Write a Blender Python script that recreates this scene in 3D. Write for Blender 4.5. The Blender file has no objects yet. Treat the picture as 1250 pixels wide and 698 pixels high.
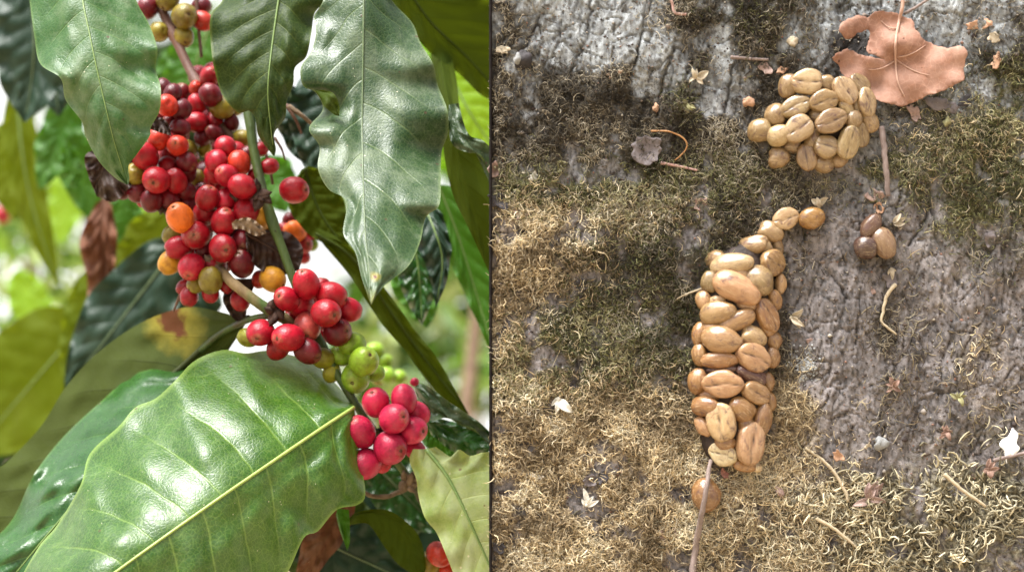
import bpy, bmesh, math, random
import numpy as np
from mathutils import Vector, Matrix
from mathutils.geometry import delaunay_2d_cdt

R = random.Random(11)
NR = np.random.default_rng(5)
S = 0.0004          # metres per photograph pixel at y = 0
D = 0.75            # camera distance to y = 0
H0 = 560            # photograph row of the horizon
GROUND = -1.3
SY = -0.06          # front face of the wooden slab

sc = bpy.context.scene
COL = sc.collection


def W(px, py, y=0.0):
    k = S * (D + y) / D
    return Vector(((px - 625) * k, y, (H0 - py) * k))


def ws(r, y=0.0):
    return r * S * (D + y) / D


# ------------------------------------------------------------------ noise
class VN:
    def __init__(self, seed):
        self.t = np.random.default_rng(seed).random((256, 256))

    def __call__(self, x, y):
        x = np.asarray(x, float); y = np.asarray(y, float)
        xi = np.floor(x).astype(int); yi = np.floor(y).astype(int)
        fx = x - xi; fy = y - yi
        fx = fx * fx * (3 - 2 * fx); fy = fy * fy * (3 - 2 * fy)
        t = self.t
        a = t[xi % 256, yi % 256]; b = t[(xi + 1) % 256, yi % 256]
        c = t[xi % 256, (yi + 1) % 256]; d = t[(xi + 1) % 256, (yi + 1) % 256]
        return (a * (1 - fx) + b * fx) * (1 - fy) + (c * (1 - fx) + d * fx) * fy

    def fbm(self, x, y, o=4):
        s = 0; a = 0.5; f = 1
        for k in range(o):
            s = s + a * self(np.asarray(x) * f + 17.3 * k, np.asarray(y) * f + 9.1 * k)
            a *= 0.5; f *= 2
        return s / (1 - 0.5 ** o)


N1, N2, N3, N4 = VN(1), VN(2), VN(3), VN(4)

# ------------------------------------------------------------------ materials
def mat(name):
    m = bpy.data.materials.new(name); m.use_nodes = True
    nt = m.node_tree; nt.nodes.clear()
    out = nt.nodes.new('ShaderNodeOutputMaterial')
    return m, nt, out


class G:
    """small node helper"""
    def __init__(self, nt): self.nt = nt
    def n(self, t, **kw):
        o = self.nt.nodes.new(t)
        for k, v in kw.items(): setattr(o, k, v)
        return o
    def l(self, a, b): self.nt.links.new(a, b)
    def put(self, sock, v):
        if isinstance(v, bpy.types.NodeSocket): self.l(v, sock)
        else: sock.default_value = v
    def math(self, op, a, b=None, clamp=False):
        o = self.n('ShaderNodeMath', operation=op); o.use_clamp = clamp
        self.put(o.inputs[0], a)
        if b is not None: self.put(o.inputs[1], b)
        return o.outputs[0]
    def mix(self, f, a, b, blend='MIX'):
        o = self.n('ShaderNodeMix', data_type='RGBA', blend_type=blend)
        self.put(o.inputs[0], f)
        self.put(o.inputs[6], a if isinstance(a, bpy.types.NodeSocket) else (*a[:3], 1))
        self.put(o.inputs[7], b if isinstance(b, bpy.types.NodeSocket) else (*b[:3], 1))
        return o.outputs[2]
    def noise(self, vec, scale, detail=3, rough=0.55, dist=0.0):
        o = self.n('ShaderNodeTexNoise'); o.inputs['Scale'].default_value = scale
        o.inputs['Detail'].default_value = detail; o.inputs['Roughness'].default_value = rough
        o.inputs['Distortion'].default_value = dist
        if vec is not None: self.l(vec, o.inputs['Vector'])
        return o.outputs[0]
    def vor(self, vec, scale, feature='F1', out=0):
        o = self.n('ShaderNodeTexVoronoi', feature=feature); o.inputs['Scale'].default_value = scale
        if vec is not None: self.l(vec, o.inputs['Vector'])
        return o.outputs[out]
    def ramp(self, f, lo, hi):
        o = self.n('ShaderNodeMapRange'); o.clamp = True
        self.put(o.inputs[0], f); o.inputs[1].default_value = lo; o.inputs[2].default_value = hi
        return o.outputs[0]
    def bump(self, h, strength, dist, normal=None):
        o = self.n('ShaderNodeBump'); o.inputs['Strength'].default_value = strength
        o.inputs['Distance'].default_value = dist; self.l(h, o.inputs['Height'])
        if normal is not None: self.l(normal, o.inputs['Normal'])
        return o.outputs[0]
    def attr(self, name, out=0):
        o = self.n('ShaderNodeAttribute'); o.attribute_name = name
        return o.outputs[out]
    def bsdf(self, col, rough, normal=None, **kw):
        o = self.n('ShaderNodeBsdfPrincipled')
        self.put(o.inputs['Base Color'], col if isinstance(col, bpy.types.NodeSocket) else (*col[:3], 1))
        self.put(o.inputs['Roughness'], rough)
        if normal is not None: self.l(normal, o.inputs['Normal'])
        for k, v in kw.items(): self.put(o.inputs[k.replace('_', ' ')], v)
        return o


def leaf_mat(name, base, light, under, vein, rough=0.3, trans=0.3, speck=0.4, dust=0.25, tcol=None,
             burn=None, nv=9.0, yellow=None, spec=0.45):
    """coffee leaf: veins from the leaf's own uv, blotches, dust, glossy upper side, matt pale underside"""
    m, nt, out = mat(name); g = G(nt)
    uvn = g.n('ShaderNodeUVMap'); uv = uvn.outputs[0]
    tc = g.n('ShaderNodeTexCoord'); oc = tc.outputs['Object']
    sep = g.n('ShaderNodeSeparateXYZ'); g.l(uv, sep.inputs[0])
    u = sep.outputs[0]
    av = g.math('ABSOLUTE', g.math('SUBTRACT', g.math('MULTIPLY', sep.outputs[1], 2.0), 1.0))
    wob = g.math('MULTIPLY', g.math('SUBTRACT', g.noise(oc, 34, 3), 0.5), 0.25)
    side = g.math('MULTIPLY', g.math('GREATER_THAN', sep.outputs[1], 0.5), 0.37)
    ph = g.math('ADD', g.math('ADD', g.math('SUBTRACT', g.math('MULTIPLY', u, nv), g.math('MULTIPLY', g.math('POWER', av, 1.25), 1.5)), wob), side)
    dv = g.math('PINGPONG', ph, 0.5)
    veinm = g.math('SUBTRACT', 1.0, g.ramp(dv, 0.008, 0.04))
    veinm = g.math('MULTIPLY', g.math('MULTIPLY', veinm, g.math('SUBTRACT', 1.0, g.ramp(av, 0.5, 0.9))), g.math('ADD', 0.45, g.math('MULTIPLY', g.noise(oc, 30, 3), 0.7)))
    blot = g.ramp(g.noise(oc, 45, 6, 0.68), 0.36, 0.64)
    fine = g.ramp(g.noise(oc, 420, 4, 0.65), 0.35, 0.7)
    col = g.mix(blot, base, light)
    col = g.mix(g.math('MULTIPLY', fine, 0.35), col, tuple(c * 0.72 for c in base))
    net = g.vor(oc, 520, 'DISTANCE_TO_EDGE')
    col = g.mix(g.math('MULTIPLY', g.math('SUBTRACT', 1.0, g.ramp(net, 0.0, 0.09)), 0.3), col, vein)
    net2 = g.vor(oc, 170, 'DISTANCE_TO_EDGE')
    col = g.mix(g.math('MULTIPLY', g.math('MULTIPLY', g.math('SUBTRACT', 1.0, g.ramp(net2, 0.0, 0.035)), g.ramp(g.noise(oc, 40, 2), 0.35, 0.65)), 0.4), col, vein)
    mott = g.ramp(g.noise(oc, 900, 3, 0.7), 0.58, 0.72)
    col = g.mix(g.math('MULTIPLY', mott, 0.14 * min(1, speck)), col, (0.28, 0.30, 0.20))
    col = g.mix(g.math('MULTIPLY', veinm, 0.6), col, vein)
    edge = g.ramp(av, 0.955, 0.995)
    col = g.mix(g.math('MULTIPLY', edge, 0.7), col, vein)
    # dust and pale spots
    du = g.math('MULTIPLY', g.ramp(g.math('ADD', g.math('MULTIPLY', g.noise(oc, 22, 3), 0.5), g.math('MULTIPLY', g.noise(oc, 160, 6, 0.75), 0.5)), 0.455, 0.66), dust * 0.9)
    col = g.mix(du, col, (0.26, 0.29, 0.20))
    sp = g.math('LESS_THAN', g.vor(oc, 290), g.math('MULTIPLY', g.ramp(g.noise(oc, 60, 3), 0.38, 0.7), 0.2 * speck))
    col = g.mix(g.math('MULTIPLY', sp, 0.8), col, (0.55, 0.5, 0.36))
    ds = g.math('LESS_THAN', g.vor(oc, 66), 0.055)
    col = g.mix(g.math('MULTIPLY', ds, min(1, speck * 1.3)), col, (0.06, 0.03, 0.015))
    if yellow:
        a = g.ramp(g.math('ADD', u, g.math('MULTIPLY', g.noise(oc, 90, 4), 0.14)), yellow[0], yellow[1])
        col = g.mix(a, col, yellow[2])
    geo = g.n('ShaderNodeNewGeometry'); bf = geo.outputs['Backfacing']
    ucol = g.mix(g.math('MULTIPLY', veinm, 0.55), g.mix(g.math('MULTIPLY', blot, 0.5), under, tuple(c * 0.75 for c in under)), tuple(c * 0.35 for c in under))
    col = g.mix(bf, col, ucol)
    if burn:   # scorched patch at uv
        vd = g.n('ShaderNodeVectorMath', operation='DISTANCE'); vm = g.n('ShaderNodeVectorMath', operation='MULTIPLY'); g.l(uv, vm.inputs[0]); vm.inputs[1].default_value = (1, burn[3], 0); g.l(vm.outputs[0], vd.inputs[0]); vd.inputs[1].default_value = (burn[0], burn[1] * burn[3], 0)
        dd = g.math('ADD', vd.outputs['Value'], g.math('MULTIPLY', g.math('SUBTRACT', g.noise(oc, 130, 3), 0.5), burn[2] * 1.4))
        col = g.mix(g.math('SUBTRACT', 1.0, g.ramp(dd, burn[2] * 0.8, burn[2] * 2.0)), col, (0.20, 0.17, 0.025))
        col = g.mix(g.math('SUBTRACT', 1.0, g.ramp(dd, burn[2] * 0.6, burn[2] * 0.85)), col, (0.10, 0.032, 0.014))
    hgt = g.math('ADD', g.math('ADD', g.math('MULTIPLY', g.noise(oc, 110, 3), 0.7), g.math('MULTIPLY', g.noise(oc, 480, 4, 0.65), 0.32)), g.math('MULTIPLY', g.ramp(net, 0, 0.2), 0.22))
    hgt = g.math('SUBTRACT', hgt, g.math('MULTIPLY', veinm, 0.9))
    nrm = g.bump(hgt, 0.4, 0.0006)
    rr = g.math('ADD', g.math('MULTIPLY', bf, 0.3), g.math('ADD', rough, g.math('ADD', g.math('MULTIPLY', du, 0.5), g.math('MULTIPLY', g.ramp(g.noise(oc, 300, 5, 0.7), 0.35, 0.75), 0.2))))
    b = g.bsdf(col, rr, nrm, Specular_IOR_Level=spec)
    tr = g.n('ShaderNodeBsdfTranslucent')
    tcx = g.mix(0.55, col, tcol or tuple(min(1, c * f) for c, f in zip(light, (2.6, 2.2, 0.6))))
    g.l(tcx, tr.inputs[0])
    ms = g.n('ShaderNodeMixShader'); ms.inputs[0].default_value = trans
    g.l(b.outputs[0], ms.inputs[1]); g.l(tr.outputs[0], ms.inputs[2]); g.l(ms.outputs[0], out.inputs[0])
    return m


def rough_mat(name, c1, c2, scale, rough=0.75, bump=0.5, bd=0.001, spec=0.3, stretch=(1, 1, 1), c3=None, attr=None):
    m, nt, out = mat(name); g = G(nt)
    tc = g.n('ShaderNodeTexCoord'); mp = g.n('ShaderNodeMapping'); mp.inputs['Scale'].default_value = stretch
    g.l(tc.outputs['Object'], mp.inputs[0]); v = mp.outputs[0]
    f = g.ramp(g.noise(v, scale, 6, 0.65), 0.3, 0.7)
    col = g.mix(f, c1, c2)
    if attr: col = g.mix(g.math('MULTIPLY', g.ramp(g.noise(v, scale * 2, 4), 0.3, 0.7), 0.35), g.attr(attr), c1)
    if c3: col = g.mix(g.ramp(g.noise(v, scale * 0.37, 3), 0.5, 0.65), col, c3)
    b = g.bsdf(col, rough, g.bump(g.noise(v, scale * 2.3, 5, 0.7), bump, bd), Specular_IOR_Level=spec)
    g.l(b.outputs[0], out.inputs[0]); return m


def cherry_mat():
    m, nt, out = mat('cherry_skin'); g = G(nt)
    oi = g.n('ShaderNodeObjectInfo'); c = oi.outputs['Color']; rnd = oi.outputs['Random']
    tc = g.n('ShaderNodeTexCoord')
    off = g.n('ShaderNodeVectorMath', operation='ADD'); g.l(tc.outputs['Object'], off.inputs[0])
    cb = g.n('ShaderNodeCombineXYZ')
    for i, k in enumerate((37, 91, 53)): g.l(g.math('MULTIPLY', rnd, float(k)), cb.inputs[i])
    g.l(cb.outputs[0], off.inputs[1]); v = off.outputs[0]
    dark = g.mix(1.0, c, (0.45, 0.32, 0.42), 'MULTIPLY')
    col = g.mix(g.math('MULTIPLY', g.ramp(g.noise(v, 1.6, 4, 0.6), 0.42, 0.72), 0.85), c, dark)
    pale = g.mix(0.5, c, (0.75, 0.42, 0.3))
    col = g.mix(g.math('MULTIPLY', g.ramp(g.noise(v, 5.5, 5, 0.75), 0.62, 0.76), 0.28), col, pale)
    sp = g.math('LESS_THAN', g.vor(v, 4.5), 0.07)
    col = g.mix(g.math('MULTIPLY', sp, 0.6), col, (0.6, 0.42, 0.28))
    sk = g.math('LESS_THAN', g.vor(v, 3.1), 0.06)
    col = g.mix(g.math('MULTIPLY', sk, 0.7), col, (0.06, 0.02, 0.015))
    z = g.n('ShaderNodeSeparateXYZ'); g.l(tc.outputs['Object'], z.inputs[0])
    zz = g.math('ADD', z.outputs[2], g.math('MULTIPLY', g.math('SUBTRACT', g.noise(v, 7, 3), 0.5), 0.25))
    col = g.mix(g.math('MULTIPLY', g.ramp(zz, 0.99, 1.12), 0.45), col, (0.32, 0.2, 0.1))
    b = g.bsdf(col, g.math('ADD', 0.22, g.math('MULTIPLY', g.noise(v, 4, 4), 0.25)), g.bump(g.noise(v, 6, 4), 0.12, 0.05),
               Subsurface_Weight=0.05, Specular_IOR_Level=0.32)
    b.inputs['Subsurface Radius'].default_value = (0.5, 0.12, 0.06); b.inputs['Subsurface Scale'].default_value = 0.003
    g.l(b.outputs[0], out.inputs[0]); return m


def bean_mat():
    m, nt, out = mat('bean_parchment'); g = G(nt)
    oi = g.n('ShaderNodeObjectInfo'); c = oi.outputs['Color']; rnd = oi.outputs['Random']
    tc = g.n('ShaderNodeTexCoord')
    off = g.n('ShaderNodeVectorMath', operation='ADD'); g.l(tc.outputs['Object'], off.inputs[0])
    cb = g.n('ShaderNodeCombineXYZ')
    for i, k in enumerate((37, 91, 53)): g.l(g.math('MULTIPLY', rnd, float(k)), cb.inputs[i])
    g.l(cb.outputs[0], off.inputs[1]); v = off.outputs[0]
    mp = g.n('ShaderNodeMapping'); mp.inputs['Scale'].default_value = (0.7, 2.5, 2.5); g.l(v, mp.inputs[0])
    dark = g.mix(1.0, c, (0.58, 0.45, 0.36), 'MULTIPLY')
    col = g.mix(g.math('MULTIPLY', g.ramp(g.noise(v, 1.7, 5, 0.65), 0.4, 0.75), 0.75), c, dark)
    col = g.mix(g.math('MULTIPLY', g.ramp(g.noise(mp.outputs[0], 2.2, 5, 0.7), 0.52, 0.72), 0.4), col, (0.62, 0.46, 0.27))
    st = g.math('MULTIPLY', g.ramp(g.noise(v, 1.5, 6, 0.7, 0.8), 0.53, 0.66), 0.8)
    col = g.mix(st, col, (0.10, 0.05, 0.042))
    fl_ = g.math('LESS_THAN', g.vor(v, 6), 0.09)
    col = g.mix(g.math('MULTIPLY', fl_, 0.7), col, (0.09, 0.045, 0.03))
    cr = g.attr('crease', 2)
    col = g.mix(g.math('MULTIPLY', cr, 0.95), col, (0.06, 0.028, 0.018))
    h = g.math('ADD', g.noise(mp.outputs[0], 5, 5, 0.7), g.math('MULTIPLY', g.noise(v, 2.2, 3), 0.8))
    b = g.bsdf(col, g.math('ADD', 0.06, g.math('MULTIPLY', g.noise(v, 3, 4), 0.26)), g.bump(h, 0.14, 0.12),
               Specular_IOR_Level=0.65, Subsurface_Weight=0.08)
    b.inputs['Subsurface Radius'].default_value = (0.5, 0.25, 0.1); b.inputs['Subsurface Scale'].default_value = 0.002
    g.l(b.outputs[0], out.inputs[0]); return m


def attr_mat(name, rough=0.7, trans=0.0, spec=0.3):
    m, nt, out = mat(name); g = G(nt)
    tc = g.n('ShaderNodeTexCoord')
    c = g.attr('tint')
    col = g.mix(g.math('MULTIPLY', g.ramp(g.noise(tc.outputs['Object'], 900, 3), 0.3, 0.7), 0.4), c, g.mix(1.0, c, (0.55, 0.5, 0.45), 'MULTIPLY'))
    b = g.bsdf(col, rough, None, Specular_IOR_Level=spec)
    if trans:
        tr = g.n('ShaderNodeBsdfTranslucent'); g.l(g.mix(1.0, col, (1.6, 1.6, 0.8), 'MULTIPLY'), tr.inputs[0])
        ms = g.n('ShaderNodeMixShader'); ms.inputs[0].default_value = trans
        g.l(b.outputs[0], ms.inputs[1]); g.l(tr.outputs[0], ms.inputs[2]); g.l(ms.outputs[0], out.inputs[0])
    else: g.l(b.outputs[0], out.inputs[0])
    return m


# ------------------------------------------------------------------ objects
WP = {}


def tag(o, label=None, cat=None, group=None, kind=None):
    if label: o['label'] = label
    if cat: o['category'] = cat
    if group: o['group'] = group
    if kind: o['kind'] = kind
    return o


def thing(name, label, cat, loc, group=None):
    o = bpy.data.objects.new(name, None); COL.objects.link(o); o.location = loc
    o.empty_display_size = 0.02
    WP[o.name] = Vector(loc)
    return tag(o, label, cat, group)


def new_mesh(name, V, F, uvs=None, smooth=True, tint=None):
    me = bpy.data.meshes.new(name)
    V = np.asarray(V, float)
    if isinstance(F, np.ndarray):
        n, k = F.shape
        me.vertices.add(len(V)); me.vertices.foreach_set('co', V.astype(np.float32).ravel())
        me.loops.add(n * k); me.loops.foreach_set('vertex_index', F.astype(np.int32).ravel())
        me.polygons.add(n); me.polygons.foreach_set('loop_start', np.arange(0, n * k, k, dtype=np.int32))
        me.update(calc_edges=True); me.validate()
    else:
        me.from_pydata([tuple(v) for v in V], [], F); me.update()
    if smooth: me.polygons.foreach_set('use_smooth', [True] * len(me.polygons))
    if uvs is not None:
        ul = me.uv_layers.new(name='UVMap')
        li = np.empty(len(me.loops), np.int32); me.loops.foreach_get('vertex_index', li)
        ul.data.foreach_set('uv', np.asarray(uvs, np.float32)[li].ravel())
    if tint is not None:
        a = me.attributes.new('tint', 'FLOAT_COLOR', 'POINT')
        t = np.ones((len(V), 4), np.float32); t[:, :3] = tint
        a.data.foreach_set('color', t.ravel())
    return me


def obj(name, V, F, m, parent=None, uvs=None, smooth=True, tint=None, center=None):
    V = np.asarray(V, float)
    c = Vector(center) if center is not None else Vector(V.mean(0))
    me = new_mesh(name, V - np.array(c), F, uvs, smooth, tint)
    o = bpy.data.objects.new(name, me); COL.objects.link(o); me.materials.append(m)
    if parent is not None:
        o.parent = parent; o.location = c - WP[parent.name]
    else: o.location = c
    WP[o.name] = c
    return o


def place(name, me, M, parent=None, color=None):
    """an object on shared mesh data with a world matrix (parents carry translation only)"""
    o = bpy.data.objects.new(name, me); COL.objects.link(o)
    M = M.copy(); WP[o.name] = M.translation.copy()
    if parent is not None:
        o.parent = parent; M.translation = M.translation - WP[parent.name]
    o.matrix_local = M
    if color: o.color = (*color, 1)
    return o


def cr(pts, n):
    """Catmull-Rom through pts, n samples even in arc length"""
    P = np.array([tuple(p) for p in pts], float)
    if len(P) == 2:
        return P[0] + (P[1] - P[0]) * np.linspace(0, 1, n)[:, None]
    Q = np.vstack([2 * P[0] - P[1], P, 2 * P[-1] - P[-2]])
    out = []
    for i in range(1, len(Q) - 2):
        t = np.linspace(0, 1, 24, endpoint=False)[:, None]
        a, b, c, d = Q[i - 1], Q[i], Q[i + 1], Q[i + 2]
        out.append(0.5 * (2 * b + (c - a) * t + (2 * a - 5 * b + 4 * c - d) * t ** 2 + (3 * b - a - 3 * c + d) * t ** 3))
    out.append(P[-1:])
    o = np.vstack(out)
    L = np.r_[0, np.cumsum(np.linalg.norm(np.diff(o[:, :2], axis=0), axis=1))]
    s = np.linspace(0, L[-1], n)
    return np.stack([np.interp(s, L, o[:, k]) for k in range(o.shape[1])], 1)


def tube_data(pts, radii, seg=8, cap=True, bumpy=0.0, rnd=None):
    pts = [Vector(p) for p in pts]; n = len(pts)
    V = []; F = []
    up = Vector((0.13, 1, 0.07)).normalized()
    for i, p in enumerate(pts):
        t = (pts[min(i + 1, n - 1)] - pts[max(i - 1, 0)]).normalized()
        a = t.cross(up)
        if a.length < 1e-4: a = t.cross(Vector((1, 0, 0)))
        a.normalize(); b = t.cross(a)
        for k in range(seg):
            an = 2 * math.pi * k / seg
            r = radii[i] * (1 + (bumpy * (rnd.random() - 0.5) if rnd else 0))
            V.append(p + a * (math.cos(an) * r) + b * (math.sin(an) * r))
    for i in range(n - 1):
        for k in range(seg):
            k2 = (k + 1) % seg
            F.append((i * seg + k, i * seg + k2, (i + 1) * seg + k2, (i + 1) * seg + k))
    if cap:
        F.append(tuple(range(seg))[::-1]); F.append(tuple((n - 1) * seg + k for k in range(seg)))
    return V, F


def tube(name, pix, r0, r1, m, parent=None, n=24, seg=10, bumpy=0.0, wob=0.0, knots=None):
    P = cr(pix, n); rad = []
    for i in range(n):
        t = i / (n - 1); r = r0 + (r1 - r0) * t
        if knots:
            for kt, ka in knots: r *= 1 + ka * math.exp(-((t - kt) / 0.025) ** 2)
        rad.append(ws(r, P[i, 2]))
    pts = [W(p[0] + wob * (N1(i * 0.6, p[1] * .1) - .5), p[1], p[2]) for i, p in enumerate(P)]
    V, F = tube_data(pts, rad, seg, True, bumpy, R)
    return obj(name, V, F, m, parent)


LEAFN = [0]


def leaf(mid, left, right, m, parent, midm=None, cup=0.0, quilt=0.0016, ruffle=0.004, nv=9, rf=5, label=None, petiole=None,
         NU=84, NV=18, ribr=(2.6, 0.7), twist=0.0, ribside=-1):
    """leaf blade lofted from its midrib to two traced edges; mid (px,py,y), edges (px,py[,dy])"""
    LEAFN[0] += 1; sd = LEAFN[0] * 7.13
    M = cr(mid, NU)
    tip = mid[-1]
    def E(e):
        e = [tuple(p) + (0.0,) if len(p) == 2 else tuple(p) for p in e]
        e = e + [(tip[0], tip[1], 0.0)]
        return cr(e, NU)
    EL, ER = E(left), E(right)
    V = []; UV = []
    for i in range(NU):
        u = i / (NU - 1)
        for j in range(-NV, NV + 1):
            v = j / NV; a = abs(v); e = EL[i] if v < 0 else ER[i]
            px = M[i, 0] + (e[0] - M[i, 0]) * a
            py = M[i, 1] + (e[1] - M[i, 1]) * a
            y = M[i, 2] + e[2] * a ** 1.4 + cup * (a * a)
            ph = u * nv - 1.5 * a ** 1.25 + (0.37 if v > 0 else 0) + 0.2 * (float(N3(u * 5 + sd, v * 3 + 20)) - .5)
            y -= quilt * (abs(math.sin(math.pi * ph)) ** 0.8) * (min(1, a * 3) * (1 - a * 0.55)) * min(1, (1 - u) * 5)
            y += ruffle * a ** 3 * math.sin(2 * math.pi * (u * rf + (0.4 if v > 0 else 0)) + sd) * min(1, (1 - u) * 4)
            y += 0.004 * (float(N2(u * 4 + sd, v * 2 + 9)) - 0.5) + quilt * 1.2 * (float(N4(u * 9 + sd, v * 5 + 30)) - .5) * min(1, a * 4)
            V.append(W(px, py, y)); UV.append((u, v * 0.5 + 0.5))
    w = 2 * NV + 1; F = []
    for i in range(NU - 1):
        for j in range(w - 1):
            F.append((i * w + j, i * w + j + 1, (i + 1) * w + j + 1, (i + 1) * w + j))
    o = obj('leaf', V, F, m, parent, UV)
    # blade normals should face the camera for an upper side
    nn = sum((p.normal.y * p.area for p in o.data.polygons))
    if nn > 0: o.data.flip_normals()
    if label: o['label'] = label
    if midm:
        off = ribside * 0.0003
        pts = [W(M[i, 0], M[i, 1], M[i, 2] + 0.004 * (float(N2(i / (NU - 1) * 4 + sd, 9)) - 0.5) + off) for i in range(0, NU - 4, 2)]
        rad = [ws(ribr[0] + (ribr[1] - ribr[0]) * (k / len(pts)) ** 0.8, 0) for k in range(len(pts))]
        Vr, Fr = tube_data(pts, rad, 8)
        obj('midrib', Vr, Fr, midm, o)
    if petiole:
        tube('petiole', petiole[0], petiole[1], petiole[1] * 0.8, petiole[2], o, 14, 8)
    return o


def under(o):
    """show the underside of a blade to the front"""
    o.data.flip_normals(); return o


def lens(base, tip, width, y, y2=None, bend=0.0, waver=0.05):
    """midrib and edges of a plain pointed leaf"""
    b = np.array(base, float); t = np.array(tip, float); d = t - b; L = np.linalg.norm(d); d = d / L
    n = np.array((-d[1], d[0])); y2 = y if y2 is None else y2
    mid, le, ri = [], [], []
    for k in range(9):
        u = k / 8
        c = b + d * L * u + n * bend * L * math.sin(math.pi * u) * 0.5
        mid.append((c[0], c[1], y + (y2 - y) * u))
        w = width / 2 * (math.sin(math.pi * min(1, u ** 0.8 * 0.97 + 0.03)) ** 0.75 if u < 1 else 0)
        if k < 8:
            w1 = w * (1 + R.uniform(-waver, waver) * 2); w2 = w * (1 + R.uniform(-waver, waver) * 2)
            le.append((c[0] + n[0] * w1, c[1] + n[1] * w1)); ri.append((c[0] - n[0] * w2, c[1] - n[1] * w2))
    return mid, le, ri


# ------------------------------------------------------------------ world, sun, camera
wd = bpy.data.worlds.new('World'); sc.world = wd; wd.use_nodes = True
nt = wd.node_tree; bg = nt.nodes['Background']
sky = nt.nodes.new('ShaderNodeTexSky'); sky.sky_type = 'NISHITA'; sky.sun_disc = False
SUN_DIR = Vector((-0.30, -0.24, 0.93)).normalized()      # towards the sun
sky.sun_elevation = math.asin(SUN_DIR.z); sky.sun_rotation = math.atan2(SUN_DIR.x, SUN_DIR.y)
sky.air_density = 1.0; sky.dust_density = 5.0; sky.ozone_density = 1.0
hs = nt.nodes.new('ShaderNodeHueSaturation'); hs.inputs['Saturation'].default_value = 0.18
nt.links.new(sky.outputs[0], hs.inputs['Color'])
gw = G(nt); tcw = gw.n('ShaderNodeTexCoord'); spw = gw.n('ShaderNodeSeparateXYZ'); nt.links.new(tcw.outputs['Generated'], spw.inputs[0])
low = gw.math('SUBTRACT', 1.0, gw.ramp(spw.outputs[2], 0.12, 0.6))
cl = gw.math('MULTIPLY', gw.math('MULTIPLY', low, gw.ramp(spw.outputs[1], 0.0, 0.35)), gw.ramp(gw.noise(tcw.outputs['Generated'], 3.0, 5, 0.6), 0.3, 0.55))  # white cloud bank added low ahead to brighten the sky behind the leaves
nt.links.new(gw.mix(cl, hs.outputs[0], (5.6, 5.6, 5.4)), bg.inputs['Color'])
bg.inputs['Strength'].default_value = 0.15
sl = bpy.data.lights.new('sun', 'SUN'); sl.energy = 4.6; sl.angle = math.radians(30); sl.color = (1.0, 0.985, 0.955)
so = bpy.data.objects.new('sun', sl); COL.objects.link(so)
so.rotation_euler = (-SUN_DIR).to_track_quat('-Z', 'Y').to_euler(); so.location = (-1, -2, 3)

cam = bpy.data.cameras.new('camera'); co = bpy.data.objects.new('camera', cam); COL.objects.link(co)
co.location = (0, -D, 0); co.rotation_euler = (math.pi / 2, 0, 0)
cam.sensor_width = 36; cam.lens = 36 * (D / S) / 1250; cam.shift_y = (H0 - 349) / 1250
cam.clip_start = 0.02; cam.clip_end = 1000
cam.dof.use_dof = True; cam.dof.focus_distance = 0.71; cam.dof.aperture_fstop = 6.2
sc.camera = co
sc.view_settings.view_transform = 'Standard'; sc.view_settings.look = 'None'
sc.view_settings.exposure = 1.05; sc.view_settings.gamma = 1
sc.cycles.max_bounces = 8

# ------------------------------------------------------------------ ground
mg, ntg, outg = mat('dry_earth'); g = G(ntg); tcg = g.n('ShaderNodeTexCoord')
cg = g.mix(g.ramp(g.noise(tcg.outputs['Object'], 1.3, 6, 0.65), 0.4, 0.62), (0.34, 0.22, 0.15), (0.42, 0.36, 0.22))
cg = g.mix(g.ramp(g.noise(tcg.outputs['Object'], 3.1, 5, 0.7), 0.55, 0.66), cg, (0.10, 0.16, 0.04))
bgx = g.bsdf(cg, 0.9, g.bump(g.noise(tcg.outputs['Object'], 9, 6), 0.7, 0.05)); g.l(bgx.outputs[0], outg.inputs[0])
gv = []; gf = []; xs = [-200, -60, -25, -12, -6, -3, -1, 1, 3, 6, 12, 25, 60, 200]; ysg = [-20, -5, -1, 0, 1, 2, 4, 7, 12, 20, 40, 90, 200, 400]
for y in ysg:
    for x in xs: gv.append((x, y, GROUND + (0.12 * (float(N1(x * .7 + 40, y * .7 + 40)) - .5) if abs(x) < 50 and y < 50 else 0)))
nx = len(xs)
for i in range(len(ysg) - 1):
    for j in range(nx - 1): gf.append((i * nx + j, i * nx + j + 1, (i + 1) * nx + j + 1, (i + 1) * nx + j))
tag(obj('ground', gv, gf, mg), 'dry reddish earth with patches of grass beyond the coffee plants', kind='structure')

# ------------------------------------------------------------------ far shrubs
M_far = attr_mat('far_foliage', 0.45, 0.35, 0.5)
M_bark = rough_mat('shrub_bark', (0.16, 0.10, 0.07), (0.34, 0.25, 0.18), 40, 0.9, 0.6, 0.01)


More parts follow.
